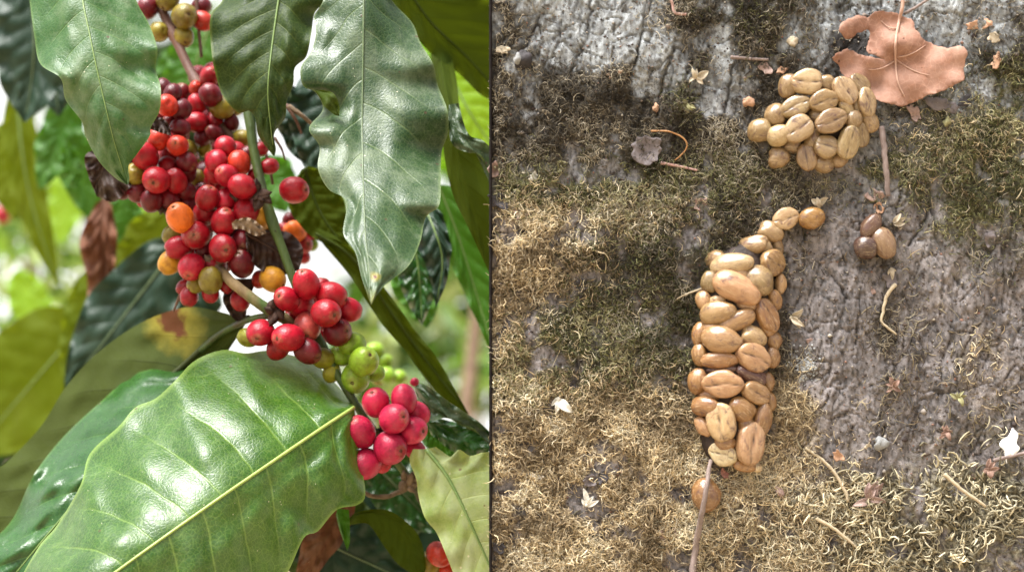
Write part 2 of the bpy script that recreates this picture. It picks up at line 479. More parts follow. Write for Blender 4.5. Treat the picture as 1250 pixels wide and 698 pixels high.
def shrub(px, py, y, wpx, hpx, n, lsize, cols, label, seed, clump=14, fruit=None, name='coffee_shrub', cat='shrub'):
    n = int(n * 0.62); rr = np.random.default_rng(seed)
    c = W(px, py, y); rx = ws(wpx, y) / 2; rz = ws(hpx, y) / 2
    root = thing(name, label, cat, (c.x, y, GROUND), 'coffee shrubs growing in the distance')
    cc = rr.normal(size=(clump, 3)); cc /= np.linalg.norm(cc, axis=1)[:, None]; cc *= rr.random((clump, 1)) ** 0.4
    k = rr.integers(0, clump, n)
    p = cc[k] * 0.85 + rr.normal(size=(n, 3)) * 0.13
    P = np.array(c) + p * np.array((rx, rx * 0.8, rz))
    ax = rr.normal(size=(n, 3)); ax[:, 2] -= 0.7; ax /= np.linalg.norm(ax, axis=1)[:, None]
    up = rr.normal(size=(n, 3)); sd = np.cross(ax, up); sd /= np.linalg.norm(sd, axis=1)[:, None]; nn = np.cross(ax, sd)
    L = lsize * rr.uniform(0.6, 1.25, (n, 1)); Wd = L * 0.38
    vs = np.stack([P, P + ax * L * .45 + sd * Wd * .5 + nn * L * .05, P + ax * L * .5, P + ax * L * .45 - sd * Wd * .5 + nn * L * .05,
                   P + ax * L - nn * L * .12], 1)
    V = vs.reshape(-1, 3); b = np.arange(n)[:, None] * 5
    F = np.concatenate([b + np.array([[0, 1, 2]]), b + np.array([[0, 2, 3]]), b + np.array([[1, 4, 2]]), b + np.array([[2, 4, 3]])])
    ca = np.array(cols); pick = ca[(k * 7 + rr.integers(0, 2, n)) % len(ca)] * rr.uniform(0.7, 1.3, (n, 1))
    obj('crown', V, F, M_far, root, tint=np.repeat(pick, 5, 0))
    x0 = c.x
    pts = [Vector((x0 + 0.03 * math.sin(i * 1.3 + seed), y, GROUND + (c.z + rz * 0.6 - GROUND) * i / 7)) for i in range(8)]
    tv, tf = tube_data(pts, [0.022 * (1 - i / 10) for i in range(8)], 8)
    obj('trunk', tv, tf, M_bark, root)
    return root


YG = [(0.09, 0.18, 0.02), (0.16, 0.25, 0.04), (0.04, 0.10, 0.01), (0.30, 0.36, 0.14)]
DG = [(0.02, 0.06, 0.01), (0.04, 0.09, 0.015), (0.015, 0.04, 0.01), (0.08, 0.15, 0.03)]
shrub(30, 300, 2.6, 300, 330, 220, 0.09, YG, 'sparse light green coffee shrub against white sky, behind the hanging brown leaf', 1)
shrub(110, 190, 3.4, 260, 200, 260, 0.12, DG, 'taller dark green coffee shrub beyond the leaves at the upper left', 2)
shrub(60, 330, 1.7, 210, 330, 520, 0.05, [(0.20, 0.32, 0.05), (0.32, 0.42, 0.12), (0.10, 0.20, 0.02)], 'airy shrub of small yellow-green leaves left of the hanging brown leaf', 9, 22)
shrub(540, 450, 2.4, 260, 190, 520, 0.09, YG, 'pale yellow-green shrub below the large grey-green leaf', 3)
shrub(470, 330, 3.2, 260, 260, 420, 0.12, YG, 'loose bright green shrub showing through between stem and grey-green leaf', 4)
shrub(590, 130, 1.7, 190, 230, 420, 0.10, [(0.2, 0.42, 0.02), (0.3, 0.5, 0.04), (0.12, 0.3, 0.02)], 'sunny lime green shrub behind the dark leaf near the top of the board', 5)
shrub(240, 130, 2.2, 240, 300, 420, 0.11, DG, 'dark green shrub glimpsed behind the brown stem and its cherries', 6)
shrub(20, 520, 3.0, 220, 130, 300, 0.11, DG, 'low dark shrub above the reddish earth at the lower left', 7)
shrub(575, 330, 3.6, 160, 240, 300, 0.13, YG, 'tall thin shrub seen past the edge of the board', 8)

# ------------------------------------------------------------------ leaf materials
M_grey = leaf_mat('leaf_grey_green', (0.0150, 0.0400, 0.0120), (0.0300, 0.0640, 0.0210), (0.0630, 0.0990, 0.0180), (0.1080, 0.1530, 0.0540), 0.30, 0.10, 0.55, 0.36,
                  yellow=(1.03, 1.12, (0.28, 0.27, 0.06)), burn=(0.915, 0.62, 0.010, .12), spec=.36)
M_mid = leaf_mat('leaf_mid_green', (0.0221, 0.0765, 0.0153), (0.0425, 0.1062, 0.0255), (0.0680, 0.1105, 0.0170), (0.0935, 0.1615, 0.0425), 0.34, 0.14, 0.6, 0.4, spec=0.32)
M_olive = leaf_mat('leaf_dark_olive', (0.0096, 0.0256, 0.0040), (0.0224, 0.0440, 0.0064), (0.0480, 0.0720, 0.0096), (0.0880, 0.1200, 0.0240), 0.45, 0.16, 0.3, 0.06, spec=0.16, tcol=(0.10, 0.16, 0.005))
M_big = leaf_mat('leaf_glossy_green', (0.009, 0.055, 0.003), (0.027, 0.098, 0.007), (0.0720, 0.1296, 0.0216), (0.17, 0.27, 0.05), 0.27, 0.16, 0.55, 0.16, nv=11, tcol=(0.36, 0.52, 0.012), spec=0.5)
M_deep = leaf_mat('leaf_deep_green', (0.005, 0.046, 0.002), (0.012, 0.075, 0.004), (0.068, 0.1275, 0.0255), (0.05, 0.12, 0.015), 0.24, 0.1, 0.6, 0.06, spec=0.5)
M_back = leaf_mat('leaf_underside', (0.035, 0.048, 0.008), (0.05, 0.062, 0.011), (0.040, 0.055, 0.010), (0.05, 0.06, 0.02), 0.5, 0.16, 0.3, 0.1,
                  tcol=(0.10, 0.13, 0.008), burn=(0.165, 0.10, 0.04, .16), spec=.18)
M_olback = leaf_mat('leaf_olive_underside', (0.0300, 0.0495, 0.0045), (0.0413, 0.0600, 0.0075), (0.0315, 0.0495, 0.0053), (0.0600, 0.0825, 0.0150), 0.5, 0.28, 0.3, 0.06, tcol=(0.15, 0.19, 0.003), spec=0.05)
M_pale = leaf_mat('leaf_pale_yellow_green', (0.13, 0.21, 0.045), (0.32, 0.38, 0.18), (0.22, 0.28, 0.05), (0.30, 0.36, 0.10), 0.45, 0.22, 1.0, 0.9)
M_bright = leaf_mat('leaf_bright_green', (0.0240, 0.0960, 0.0048), (0.0384, 0.1280, 0.0080), (0.0400, 0.1040, 0.0080), (0.0800, 0.1760, 0.0240), 0.4, 0.3, 0.2, 0.06, tcol=(0.12, 0.30, 0.006), spec=0.2)
M_backlit = leaf_mat('leaf_backlit_olive', (0.05, 0.085, 0.004), (0.07, 0.105, 0.007), (0.05, 0.085, 0.004), (0.09, 0.12, 0.015), 0.5, 0.45, 0.3, 0.04, tcol=(0.30, 0.36, 0.004), spec=0.05)
M_lime = leaf_mat('leaf_lime_green', (0.12, 0.28, 0.012), (0.17, 0.34, 0.02), (0.14, 0.30, 0.02), (0.22, 0.38, 0.06), 0.4, 0.5, 0.2, 0.06, tcol=(0.5, 0.7, 0.01), spec=.3)
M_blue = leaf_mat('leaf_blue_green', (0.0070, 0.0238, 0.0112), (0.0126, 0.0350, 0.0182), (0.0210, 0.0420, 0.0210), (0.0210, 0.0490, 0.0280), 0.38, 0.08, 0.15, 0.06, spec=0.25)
M_dead = leaf_mat('leaf_dead_brown', (0.10, 0.034, 0.016), (0.16, 0.062, 0.03), (0.13, 0.05, 0.03), (0.08, 0.03, 0.012), 0.6, 0.15, 0.3, 0.1, tcol=(0.25, 0.07, 0.02), spec=.2)
M_dark = leaf_mat('leaf_withered_dark', (0.020, 0.009, 0.007), (0.045, 0.018, 0.012), (0.06, 0.04, 0.03), (0.06, 0.03, 0.02), 0.5, 0.04, 0.2, 0.1, spec=.3)
M_rib = rough_mat('midrib_pale', (0.10, 0.17, 0.035), (0.17, 0.24, 0.07), 300, 0.4, 0.2, 0.0003, 0.5)
M_ribl = rough_mat('midrib_light', (0.24, 0.34, 0.06), (0.34, 0.43, 0.11), 300, 0.4, 0.2, 0.0003, 0.5)
M_ribg = rough_mat('midrib_grey', (0.05, 0.085, 0.03), (0.12, 0.16, 0.07), 300, 0.4, 0.2, 0.0003, 0.5)
M_stem = rough_mat('green_stem', (0.028, 0.055, 0.008), (0.075, 0.11, 0.02), 170, 0.45, 0.7, 0.0012, 0.4, (1, 1, 0.3), c3=(0.055, 0.036, 0.016))
M_brown = rough_mat('brown_stem', (0.075, 0.032, 0.022), (0.16, 0.075, 0.045), 160, 0.6, 0.6, 0.0008, 0.4, (1, 1, 0.3))
M_woody = rough_mat('woody_stem', (0.13, 0.085, 0.04), (0.30, 0.21, 0.10), 150, 0.75, 0.8, 0.001, 0.3, (1, 1, 0.3), c3=(0.06, 0.10, 0.02))
M_husk = rough_mat('dry_husk', (0.02, 0.012, 0.01), (0.09, 0.05, 0.035), 220, 0.85, 0.9, 0.001, 0.2)
M_drytwig = rough_mat('dry_twig', (0.10, 0.065, 0.04), (0.28, 0.20, 0.13), 220, 0.85, 0.9, 0.001, 0.2)
M_cherry = cherry_mat()
M_calyx = rough_mat('cherry_navel', (0.15, 0.07, 0.035), (0.38, 0.25, 0.13), 1.5, 0.8, 0.8, 0.2, 0.2)

# ------------------------------------------------------------------ cherries
def cherry_mesh(seed):
    bm = bmesh.new(); bmesh.ops.create_uvsphere(bm, u_segments=32, v_segments=22, radius=1)
    for v in bm.verts:
        x, y, z = v.co
        ang = math.atan2(y, x)
        f = 1 + 0.02 * math.sin(2 * ang + seed) + 0.03 * (float(N1(x * 1.6 + seed * 3, y * 1.6 + z + 5)) - 0.5)
        v.co = Vector((x * f * (0.98 + 0.03 * math.sin(seed)), y * f * 0.97, z * 1.12 * f))
        d = math.hypot(x, y)
        if z > 0: v.co.z -= 0.10 * math.exp(-(d / 0.2) ** 2)
        else: v.co.z += 0.14 * math.exp(-(d / 0.25) ** 2)
    me = bpy.data.meshes.new('coffee_cherry'); bm.to_mesh(me); bm.free()
    me.polygons.foreach_set('use_smooth', [True] * len(me.polygons)); me.materials.append(M_cherry); return me


def navel_mesh(seed):
    V = []; F = []; prof = [(0.0, 1.005), (0.03, 1.015), (0.05, 1.055), (0.08, 1.07), (0.11, 1.055), (0.135, 1.02), (0.11, 0.96)]
    n = 14; rr = random.Random(seed)
    for (r, z) in prof:
        for k in range(n):
            a = 2 * math.pi * k / n; q = r * (1 + 0.12 * math.sin(a * 3 + seed) + rr.uniform(-.12, .12))
            V.append((q * math.cos(a), q * math.sin(a), z + rr.uniform(-.012, .012)))
    for i in range(len(prof) - 1):
        for k in range(n): F.append((i * n + k, i * n + (k + 1) % n, (i + 1) * n + (k + 1) % n, (i + 1) * n + k))
    me = new_mesh('navel', V, F); me.materials.append(M_calyx); return me


CH = [cherry_mesh(k) for k in range(5)]; NVM = [navel_mesh(k) for k in range(4)]
RED = (0.29, 0.005, 0.012); CRI = (0.35, 0.006, 0.019); DRK = (0.12, 0.004, 0.008); MAR = (0.085, 0.003, 0.007)
PNK = (0.46, 0.016, 0.056); ORA = (0.62, 0.13, 0.012); ORD = (0.42, 0.028, 0.012); YEL = (0.50, 0.24, 0.02); OLI = (0.20, 0.15, 0.015); GRN = (0.21, 0.34, 0.022)
YGR = (0.26, 0.25, 0.018)
NAMES = {ORA: 'orange half-ripe cherry', ORD: 'orange-red cherry', YEL: 'yellow-orange unripe cherry', OLI: 'olive green unripe cherry', GRN: 'light green unripe cherry', MAR: 'dark maroon overripe cherry', YGR: 'yellow-green unripe cherry'}


def jit(c, a):
    f = R.uniform(1 - a, 1 + a)
    return tuple(x * f * R.uniform(.97, 1.03) for x in c)


def cluster(parent, items, y0, spread=0.0012):
    """cherries at (px,py,r,colour[,navel dx,dz]); pushed along the depth until none cut into each other"""
    n = len(items)
    y = [y0 - (it[2] - 12) * spread + 0.0004 * k * 0.2 for k, it in enumerate(items)]
    for _ in range(160):
        mv = False
        for i in range(n):
            for j in range(i):
                a, b = items[i], items[j]
                d2 = ((a[0] - b[0]) ** 2 + (a[1] - b[1]) ** 2) * S * S
                rs = (a[2] + b[2]) * S * 0.96
                if d2 < rs * rs:
                    need = math.sqrt(rs * rs - d2); dy = y[i] - y[j]
                    if abs(dy) < need - 1e-5:
                        push = (need - abs(dy)) * 0.5; s = 1 if dy >= 0 else -1
                        y[i] += s * push; y[j] -= s * push * 0.6; mv = True
        if not mv: break
    cx = sum(i[0] for i in items) / n; cy = sum(i[1] for i in items) / n
    for k, it in enumerate(items):
        px, py, r, c = it[:4]; yy = max(-0.045, min(y0 + 0.09, y[k]))
        rw = ws(r, yy) * 1.05
        if len(it) > 4: nd = Vector((it[4], -0.75, it[5]))
        else: nd = Vector(((px - cx) * 0.02 + R.uniform(-.7, .7), R.choice((-R.uniform(0.1, 0.8), -R.uniform(0, .3), R.uniform(.1, .7))), -(py - cy) * 0.012 + R.uniform(-.8, .5)))
        q = nd.normalized().to_track_quat('Z', 'Y').to_matrix().to_4x4()
        M = Matrix.Translation(W(px, py, yy)) @ q @ Matrix.Rotation(R.uniform(0, 6.28), 4, 'Z') @ Matrix.Diagonal((rw * R.uniform(.96, 1.04), rw * R.uniform(.95, 1.03), rw * R.uniform(.98, 1.08), 1))
        o = place('coffee_cherry', R.choice(CH), M, parent, jit(c, .16))
        nv = bpy.data.objects.new('navel', R.choice(NVM)); COL.objects.link(nv); nv.parent = o
        if c in NAMES: o['label'] = NAMES[c]
    return y


# ------------------------------------------------------------------ main branch
main = thing('coffee_branch', 'green coffee branch in front carrying bunches of ripe red cherries and broad leaves', 'coffee branch', W(300, 135, 0.02), 'branches of the coffee tree')
tube('stem', [(286, 60, .035), (303, 140, .026), (312, 195, .022), (324, 245, .018), (345, 305, .015), (362, 350, .014), (380, 395, .013), (402, 440, .012), (432, 490, .012), (462, 535, .016), (500, 585, .02), (530, 640, .03)],
     6.3, 4.6, M_stem, main, 70, 12, 0.06, 0.8, knots=[(0.34, .3), (0.60, .25), (0.80, .25)])
tube('side_stem', [(262, 318, .03), (278, 340, .012), (305, 362, .008), (328, 378, .008), (352, 392, .012), (385, 420, .02)], 6.0, 7.5, M_woody, main, 30, 12, 0.14, 2.0)
tube('side_stem', [(425, 560, .02), (442, 598, .02), (470, 606, .02), (505, 592, .03)], 2.5, 3.2, M_drytwig, main, 26, 8, 0.3, 3)


def husk(px, py, r, y, parent, m=None, n=5):
    """dry bract scales at a node"""
    V = []; F = []
    for k in range(n):
        a = R.uniform(0, 6.28); L = r * R.uniform(0.8, 1.5); b = len(V)
        c = Vector((px + R.uniform(-.4, .4) * r, py + R.uniform(-.4, .4) * r, 0)); d = Vector((math.cos(a), math.sin(a), 0)); nn = Vector((-d.y, d.x, 0))
        for i in range(5):
            t = i / 4; w = L * 0.38 * math.sin(math.pi * (0.25 + 0.75 * t) * 0.99)
            for s in (-1, 0, 1):
                p = c + d * L * t + nn * w * s
                V.append(W(p.x, p.y, y - 0.003 - 0.004 * t + 0.002 * abs(s)))
        for i in range(4):
            for s in range(2):
                q = b + i * 3 + s; F.append((q, q + 1, q + 4, q + 3))
    bv, bf = [], []
    o = obj('bract', V, F, m or M_husk, parent)
    sm = o.modifiers.new('thick', 'SOLIDIFY'); sm.thickness = 0.0008
    return o


husk(316, 238, 15, .012, main, n=8); husk(333, 380, 13, .004, main, n=6); husk(290, 250, 12, .02, main, M_dark); husk(470, 530, 12, .02, main)
husk(395, 430, 12, .018, main); husk(262, 320, 14, .02, main, M_drytwig); husk(500, 590, 14, .02, main, M_drytwig, 7)

cluster(main, [
    (220, 266, 17, ORA, -.3, .6), (239, 287, 17, RED, .05, -.1), (250, 260, 14, RED, .3, .9), (253, 242, 14, RED, .5, .9), (276, 245, 13.5, CRI), (273, 271, 16, RED, .4, .8),
    (301, 257, 15.5, RED, 0, -.9), (296, 228, 15.5, RED), (277, 215, 13.5, CRI), (263, 212, 12, RED), (258, 220, 8, RED), (292, 199, 13, ORD), (272, 303, 17, RED, .3, -.2),
    (296, 295, 14, DRK, .1, -.6), (295, 322, 15.5, DRK, -.1, .7), (218, 302, 14, CRI), (211, 287, 12, OLI), (208, 320, 13.5, YEL), (234, 326, 16, CRI, -.1, -.7), (261, 324, 13, RED),
    (257, 342, 14, OLI), (240, 346, 11, OLI), (250, 304, 12, DRK), (227, 351, 10.5, RED), (231, 362, 11, RED), (257, 358, 10.5, RED), (276, 349, 8.5, RED),
    (293, 367, 11.5, RED), (275, 179, 12.5, RED), (264, 197, 13, CRI), (312, 214, 9, RED), (284, 284, 12, DRK), (318, 182, 9, RED), (302, 190, 10, DRK), (329, 203, 10, RED)], 0.02)
cluster(main, [(333, 341, 15, YEL), (317, 341, 10, ORD), (316, 266, 14, YEL), (326, 280, 11, YEL), (359, 232, 16, RED, 1.2, -.1)], 0.025)
cluster(main, [(374, 347, 16.5, CRI, -.2, .9), (350, 365, 15, CRI), (366, 370, 16.5, CRI, -.2, .5), (405, 361, 16.5, RED), (398, 382, 17, RED, .6, -.2), (375, 399, 17, (0.42, .06, .05), .1, -.6),
               (412, 405, 16.5, DRK, .7, 0), (425, 378, 14.5, CRI), (393, 351, 10, RED), (318, 406, 16.5, CRI, -.1, -.4), (352, 412, 17.5, CRI, -.5, -.1), (375, 428, 15.5, DRK), (340, 424, 14, RED),
               (355, 389, 10, RED)], 0.006)
cluster(main, [(430, 420, 15, GRN), (444, 441, 18, GRN, .4, .3), (434, 461, 17, GRN, -.1, -.3), (416, 434, 13, GRN), (394, 437, 13, YGR), (405, 455, 11, YGR), (458, 455, 10, GRN),
               (303, 412, 12, YGR)], 0.012)
cluster(main, [(459, 491, 17, PNK, -.2, .6), (493, 487, 16, PNK), (481, 511, 17.5, PNK, .6, .1), (439, 527, 19, PNK, -.4, .8), (476, 546, 19.5, PNK, .7, -.2), (446, 566, 17.5, PNK, -.6, -.5),
               (503, 525, 17.5, PNK, .9, -.1), (509, 504, 14, PNK), (506, 548, 12, PNK), (468, 566, 10, CRI), (506, 466, 5, PNK)], 0.006)

def filler(parent, ellipses, n, y):
    out = []
    for _ in range(4000):
        cx, cy, rx, ry = R.choice(ellipses); x, z = R.uniform(-1, 1), R.uniform(-1, 1)
        if x * x + z * z > 1: continue
        p = (cx + rx * x, cy + ry * z, R.uniform(10.5, 14), R.choice([RED, RED, DRK, CRI, DRK, MAR]))
        if all((p[0] - q[0]) ** 2 + (p[1] - q[1]) ** 2 > 17 ** 2 for q in out): out.append(p)
        if len(out) == n: break
    cluster(parent, out, y)


filler(main, [(260, 280, 38, 60), (275, 215, 28, 40)], 22, 0.045)
filler(main, [(380, 385, 40, 32)], 5, 0.03)
# leaves of the main branch
leaf([(444, -40, -.005), (444, 0, -.015), (443, 79, -.02), (442, 151, -.03), (443, 206, -.046), (446, 285, -.075), (451, 333, -.092), (453, 372, -.102)],
     [(404, -40, 0), (395, 0, .006), (383, 21, .01), (386, 40, .004), (379, 65, 0), (367, 83, -.006), (370, 105, -.004), (385, 113, .006), (394, 134, .014), (377, 157, -.006), (390, 179, .004), (388, 206, .002), (401, 231, .01), (423, 246, .012), (419, 285, .004), (434, 309, .006), (441, 337, .004), (448, 357, 0)],
     [(460, -40, 0), (478, 0, .01), (503, 28, .016), (513, 52, .012), (529, 79, .004), (534, 103, .01), (546, 134, .004), (547, 162, .012), (539, 186, .018), (538, 220, .010), (536, 251, .004), (520, 265, .012), (513, 295, .008), (500, 323, .006), (479, 341, .006), (466, 352, .002)],
     M_grey, main, M_ribg, quilt=.0013, ruffle=.002, NV=22, NU=110, label='large dusty grey-green leaf with pointed tip and brown spot', ribr=(1.6, .5))
fold = leaf([(384, 111, -.029), (400, 119, -.034), (414, 142, -.034)], [(390, 118), (396, 130), (408, 140)], [(393, 110), (407, 114), (414, 128)], M_olback, main, None, quilt=0, ruffle=0, NU=24, NV=6, label='small olive turned-up flap of leaf edge')
leaf([(98, -50, -.02), (101, 0, -.03), (109, 40, -.036), (117, 79, -.04), (132, 144, -.04), (141, 179, -.036), (156, 226, -.026)],
     [(30, -50, .01), (36, 0, .012), (42, 45, .014), (49, 78, .006), (74, 96, -.002), (80, 122, .006), (100, 149, .008), (105, 168, .01), (120, 196, .006), (140, 217, .004)],
     [(150, -50, .01), (166, 0, .016), (182, 30, .016), (192, 60, .012), (190, 84, .016), (196, 106, .008), (195, 134, .006), (184, 156, .01), (183, 166, .008), (166, 190, .004), (157, 202, .002), (158, 218, 0)],
     M_mid, main, M_rib, quilt=.002, ruffle=.002, label='dusty mid green leaf hanging over the bunch', ribr=(1.3, .4))
leaf([(346, -40, .0), (340, 0, -.004), (331, 65, -.01), (327, 113, -.01), (331, 160, -.006), (335, 191, 0)],
     [(280, -40, .01), (272, 0, .01), (257, 20, .004), (258, 62, .002), (263, 90, .004), (272, 117, .004), (291, 138, .006), (302, 134, .004), (312, 145, .002), (315, 165, .004), (330, 186, 0)],
     [(402, -40, .012), (396, 0, .01), (384, 17, .012), (380, 41, .006), (374, 69, .002), (360, 83, .008), (358, 103, .004), (350, 124, .006), (348, 144, .008), (335, 163, .004), (337, 182, 0)],
     M_olive, main, M_rib, quilt=.002, ruffle=.003, label='dark olive green leaf behind the stem', ribr=(1.6, .5))
leaf([(432, 497, -.004), (395, 521, -.02), (330, 565, -.042), (250, 620, -.065), (138, 700, -.085), (60, 760, -.09), (0, 815, -.08)],
     [(428, 488, 0.044), (398, 456, 0.048), (378, 440, 0.052), (330, 428, 0.060), (300, 431, 0.054), (272, 427, 0.060), (238, 440, 0.056), (214, 464, 0.048), (190, 486, 0.058), (165, 497, 0.060), (145, 520, 0.052), (110, 553, 0.060), (98, 592, 0.048), (70, 640, 0.060), (44, 672, 0.052), (10, 740, 0.060)],
     [(437, 520, .004), (440, 560, .008), (446, 603, .016), (436, 616, .02), (411, 622, .012), (388, 648, .018), (371, 656, .012), (350, 700, .022), (310, 760, .02), (200, 830, .03)],
     M_big, main, M_ribl, quilt=.0042, ruffle=.003, nv=11, NV=26, NU=130, label='largest leaf, glossy light green with pale midrib, low in front', ribr=(2.3, 1.0), cup=.004)
leaf([(300, 436, .056), (225, 490, .03), (140, 560, .012), (60, 650, .0), (-30, 760, .0)],
     [(275, 425, .022), (236, 438, .034), (150, 460, .05), (136, 478, .044), (82, 528, .05), (42, 578, .036), (12, 638, .036), (-40, 690, .02)],
     [(300, 450, .0), (250, 520, .0), (180, 600, .0), (100, 690, .0), (20, 760, .0)],
     M_deep, main, M_rib, quilt=.006, ruffle=.007, NV=20, NU=100, label='shiny deep green leaf tucked under the largest leaf')
under(leaf([(304, 388, .028), (262, 412, .05), (225, 445, .062), (150, 510, .066), (60, 610, .066), (-40, 700, .06)],
     [(288, 386, .006), (266, 380, .008), (226, 375, .008), (172, 394, .01), (120, 430, .012), (82, 470, .01), (50, 520, .014), (10, 562, .01), (-40, 605, .01)],
     [(296, 402, .004), (270, 440, .01), (210, 520, .01), (100, 640, .01), (0, 720, .01)],
     M_back, main, M_back, quilt=-.002, ruffle=.002, NV=18, label='olive leaf seen from below with a brown and yellow scorched patch', ribr=(4.5, 2),
     petiole=([(330, 385, .01), (304, 390, .022), (270, 407, .042), (245, 428, .052)], 4.2, M_stem)))
# withered bits in the bunch
leaf([(300, 285, .012), (335, 305, .022), (365, 330, .02)], [(302, 278), (330, 281), (355, 285), (370, 305)], [(300, 300), (312, 325), (340, 336)], M_dark, main, M_dark, quilt=.002, ruffle=.004, NU=40, NV=10, label='black-brown withered leaf behind the green stem')
leaf([(283, 272, .003), (300, 272, .0), (325, 285, .004)], [(284, 280), (296, 280), (312, 288)], [(288, 268), (305, 266), (322, 278)], M_drytwig, main, None, quilt=0, ruffle=.004, NU=24, NV=8, label='curled dry grey-brown leaf scrap')
leaf([(315, 340, .03), (290, 365, .03), (296, 395, .03)], [(310, 350), (302, 375), (300, 390)], [(280, 340), (272, 365), (284, 388)], M_dark, main, None, quilt=0, ruffle=.004, NU=24, NV=8, label='dark withered leaf below the bunch')

# ------------------------------------------------------------------ second branch, shaded
sec = thing('coffee_branch', 'reddish brown coffee stem with a shaded bunch of dark red cherries behind the dusty leaf', 'coffee branch', W(185, -20, .08), 'branches of the coffee tree')
tube('stem', [(182, -40, .08), (196, 8, .075), (212, 42, .07), (228, 78, .065), (242, 104, .06), (268, 150, .055), (300, 190, .05), (318, 236, .03)], 6.5, 4.5, M_brown, sec, 40, 12, 0.08, 1, knots=[(.28, .4), (.5, .35)])
tube('side_stem', [(238, -20, .07), (242, 30, .07), (246, 70, .07)], 2.5, 2, M_brown, sec, 14, 8, .1)
cluster(sec, [(225, 20, 16, OLI, .4, -.1), (194, 39, 12, OLI), (180, 10, 12, DRK), (224, 45, 13, OLI), (247, 26, 12, ORD), (246, 8, 11, DRK), (205, -2, 14, OLI)], 0.07)
cluster(sec, [(256, 94, 12, RED), (239, 108, 8.5, ORD), (257, 116, 13, DRK), (240, 127, 10.5, RED), (272, 131, 14, OLI), (240, 149, 12.5, RED), (262, 148, 11, RED), (248, 168, 9.5, DRK), (262, 163, 10, DRK),
              (297, 169, 10.5, OLI), (293, 196, 13.5, ORA), (231, 182, 10, OLI), (283, 150, 9, MAR), (250, 182, 8, YGR), (287, 133, 9, OLI), (241, 219, 12, OLI), (238, 205, 10, OLI)], 0.05)
cluster(sec, [(204, 129, 13, ORD), (221, 134, 12, MAR), (211, 114, 11, MAR), (200, 107, 10, MAR), (209, 149, 9, DRK), (220, 156, 11, MAR), (193, 169, 14, ORD), (217, 178, 13, ORD), (177, 191, 15.5, RED, -.3, .6),
              (206, 192, 14, RED, .1, .9), (228, 198, 12, DRK), (165, 213, 12.5, OLI), (191, 220, 16.5, RED, 0, -.3), (215, 221, 13.5, RED), (227, 209, 13, DRK), (227, 233, 11, DRK), (185, 245, 13, DRK), (205, 204, 12, RED),
              (168, 235, 12, DRK), (178, 241, 12, RED), (206, 242, 12, DRK), (150, 232, 11, MAR)], 0.03)
cluster(sec, [(354, 269, 9, DRK), (360, 283, 12.5, ORA), (378, 281, 11.5, RED), (370, 298, 11, RED), (369, 312, 9, RED), (348, 281, 9, RED), (380, 298, 8, GRN), (357, 301, 9, ORD)], 0.09)
filler(sec, [(200, 200, 32, 45), (215, 140, 18, 30)], 28, 0.06)
filler(sec, [(255, 130, 22, 45)], 11, 0.075)
leaf([(160, 170, .03), (130, 195, .03), (118, 240, .03)], [(168, 190), (160, 225), (140, 246)], [(128, 178), (104, 190), (108, 215)], M_dark, sec, M_dark, quilt=.003, ruffle=.006, NU=40, NV=10, label='dark brown crumpled leaf beside the dusty leaf tip')
leaf([(180, 146, .015), (196, 150, .015), (210, 166, .015)], [(183, 158), (195, 162)], [(186, 140), (203, 148)], M_dark, sec, None, quilt=0, ruffle=.004, NU=20, NV=8, label='dark curled husk between the cherries')
husk(202, 250, 13, .035, sec, M_dark, 4); husk(262, 122, 10, .06, sec)
for (a, b, w) in (((352, 130), (382, 153), 3.4), ((349, 128), (368, 163), 2.4), ((318, 170), (333, 225), 2.6), ((335, 168), (348, 195), 2.0), ((240, 310), (215, 372), 3), ((228, 322), (212, 380), 2)):
    tube('dry_twig', [(a[0], a[1], .04), ((a[0] + b[0]) / 2 + 2, (a[1] + b[1]) / 2, .04), (b[0], b[1], .045)], w, w * .6, M_brown if w < 3 else M_drytwig, sec, 10, 8, .2)

# ------------------------------------------------------------------ third branch: leaves to the right
rb = thing('coffee_branch', 'coffee branch with wavy olive and green leaves hanging beside the board', 'coffee branch', W(545, -60, .08), 'branches of the coffee tree')
tube('stem', [(560, -60, .10), (545, 0, .10), (532, 34, .10)], 3.0, 2.2, M_brown, rb, 14, 8, .08)
under(leaf([(470, -60, .06), (520, 20, .07), (570, 70, .08), (620, 125, .09)], [(450, -20), (492, 22), (520, 60), (560, 90), (590, 118)], [(520, -60), (580, -20), (640, 40), (660, 90)], M_olback, rb, M_olback, ribr=(2, 1), quilt=-.001, label='dark olive underside of a leaf at the top beside the board'))
under(leaf([(530, 20, .12), (548, 130, .03), (565, 210, .02), (590, 290, .02), (604, 345, .02)], [(525, 30, .01), (526, 70, .01), (536, 120, .01), (541, 180, .01), (552, 235, .01), (575, 285, 0), (596, 330, 0)],
           [(540, 30), (556, 90), (561, 130), (570, 170), (590, 180), (606, 200), (612, 250), (612, 300)], M_olback, rb, None, quilt=-.001, ruffle=.002, label='olive leaf underside hanging along the board'))
leaf([(548, 128, .012), (556, 160, .006), (575, 178, .004), (599, 226, .008)], [(560, 126, 0), (566, 150, 0), (574, 166, 0), (590, 172), (603, 190)], [(546, 145, 0), (552, 176, 0), (570, 186, 0), (588, 190), (596, 212)], M_grey, rb, None, quilt=.001, ruffle=.003, NU=40, NV=10, label='wavy grey upturned edge of a hanging leaf')
under(leaf([(385, 285, .05), (430, 315, .05), (480, 385, .055), (520, 440, .06), (572, 505, .065)], [(392, 280), (424, 298), (470, 352), (503, 398), (530, 432), (553, 470)], [(396, 300), (428, 338), (464, 392), (496, 430), (522, 466), (556, 502)], M_olback, rb, M_olback, ribr=(2, .8), quilt=-.001, label='long narrow olive leaf slanting down under the grey-green leaf'))
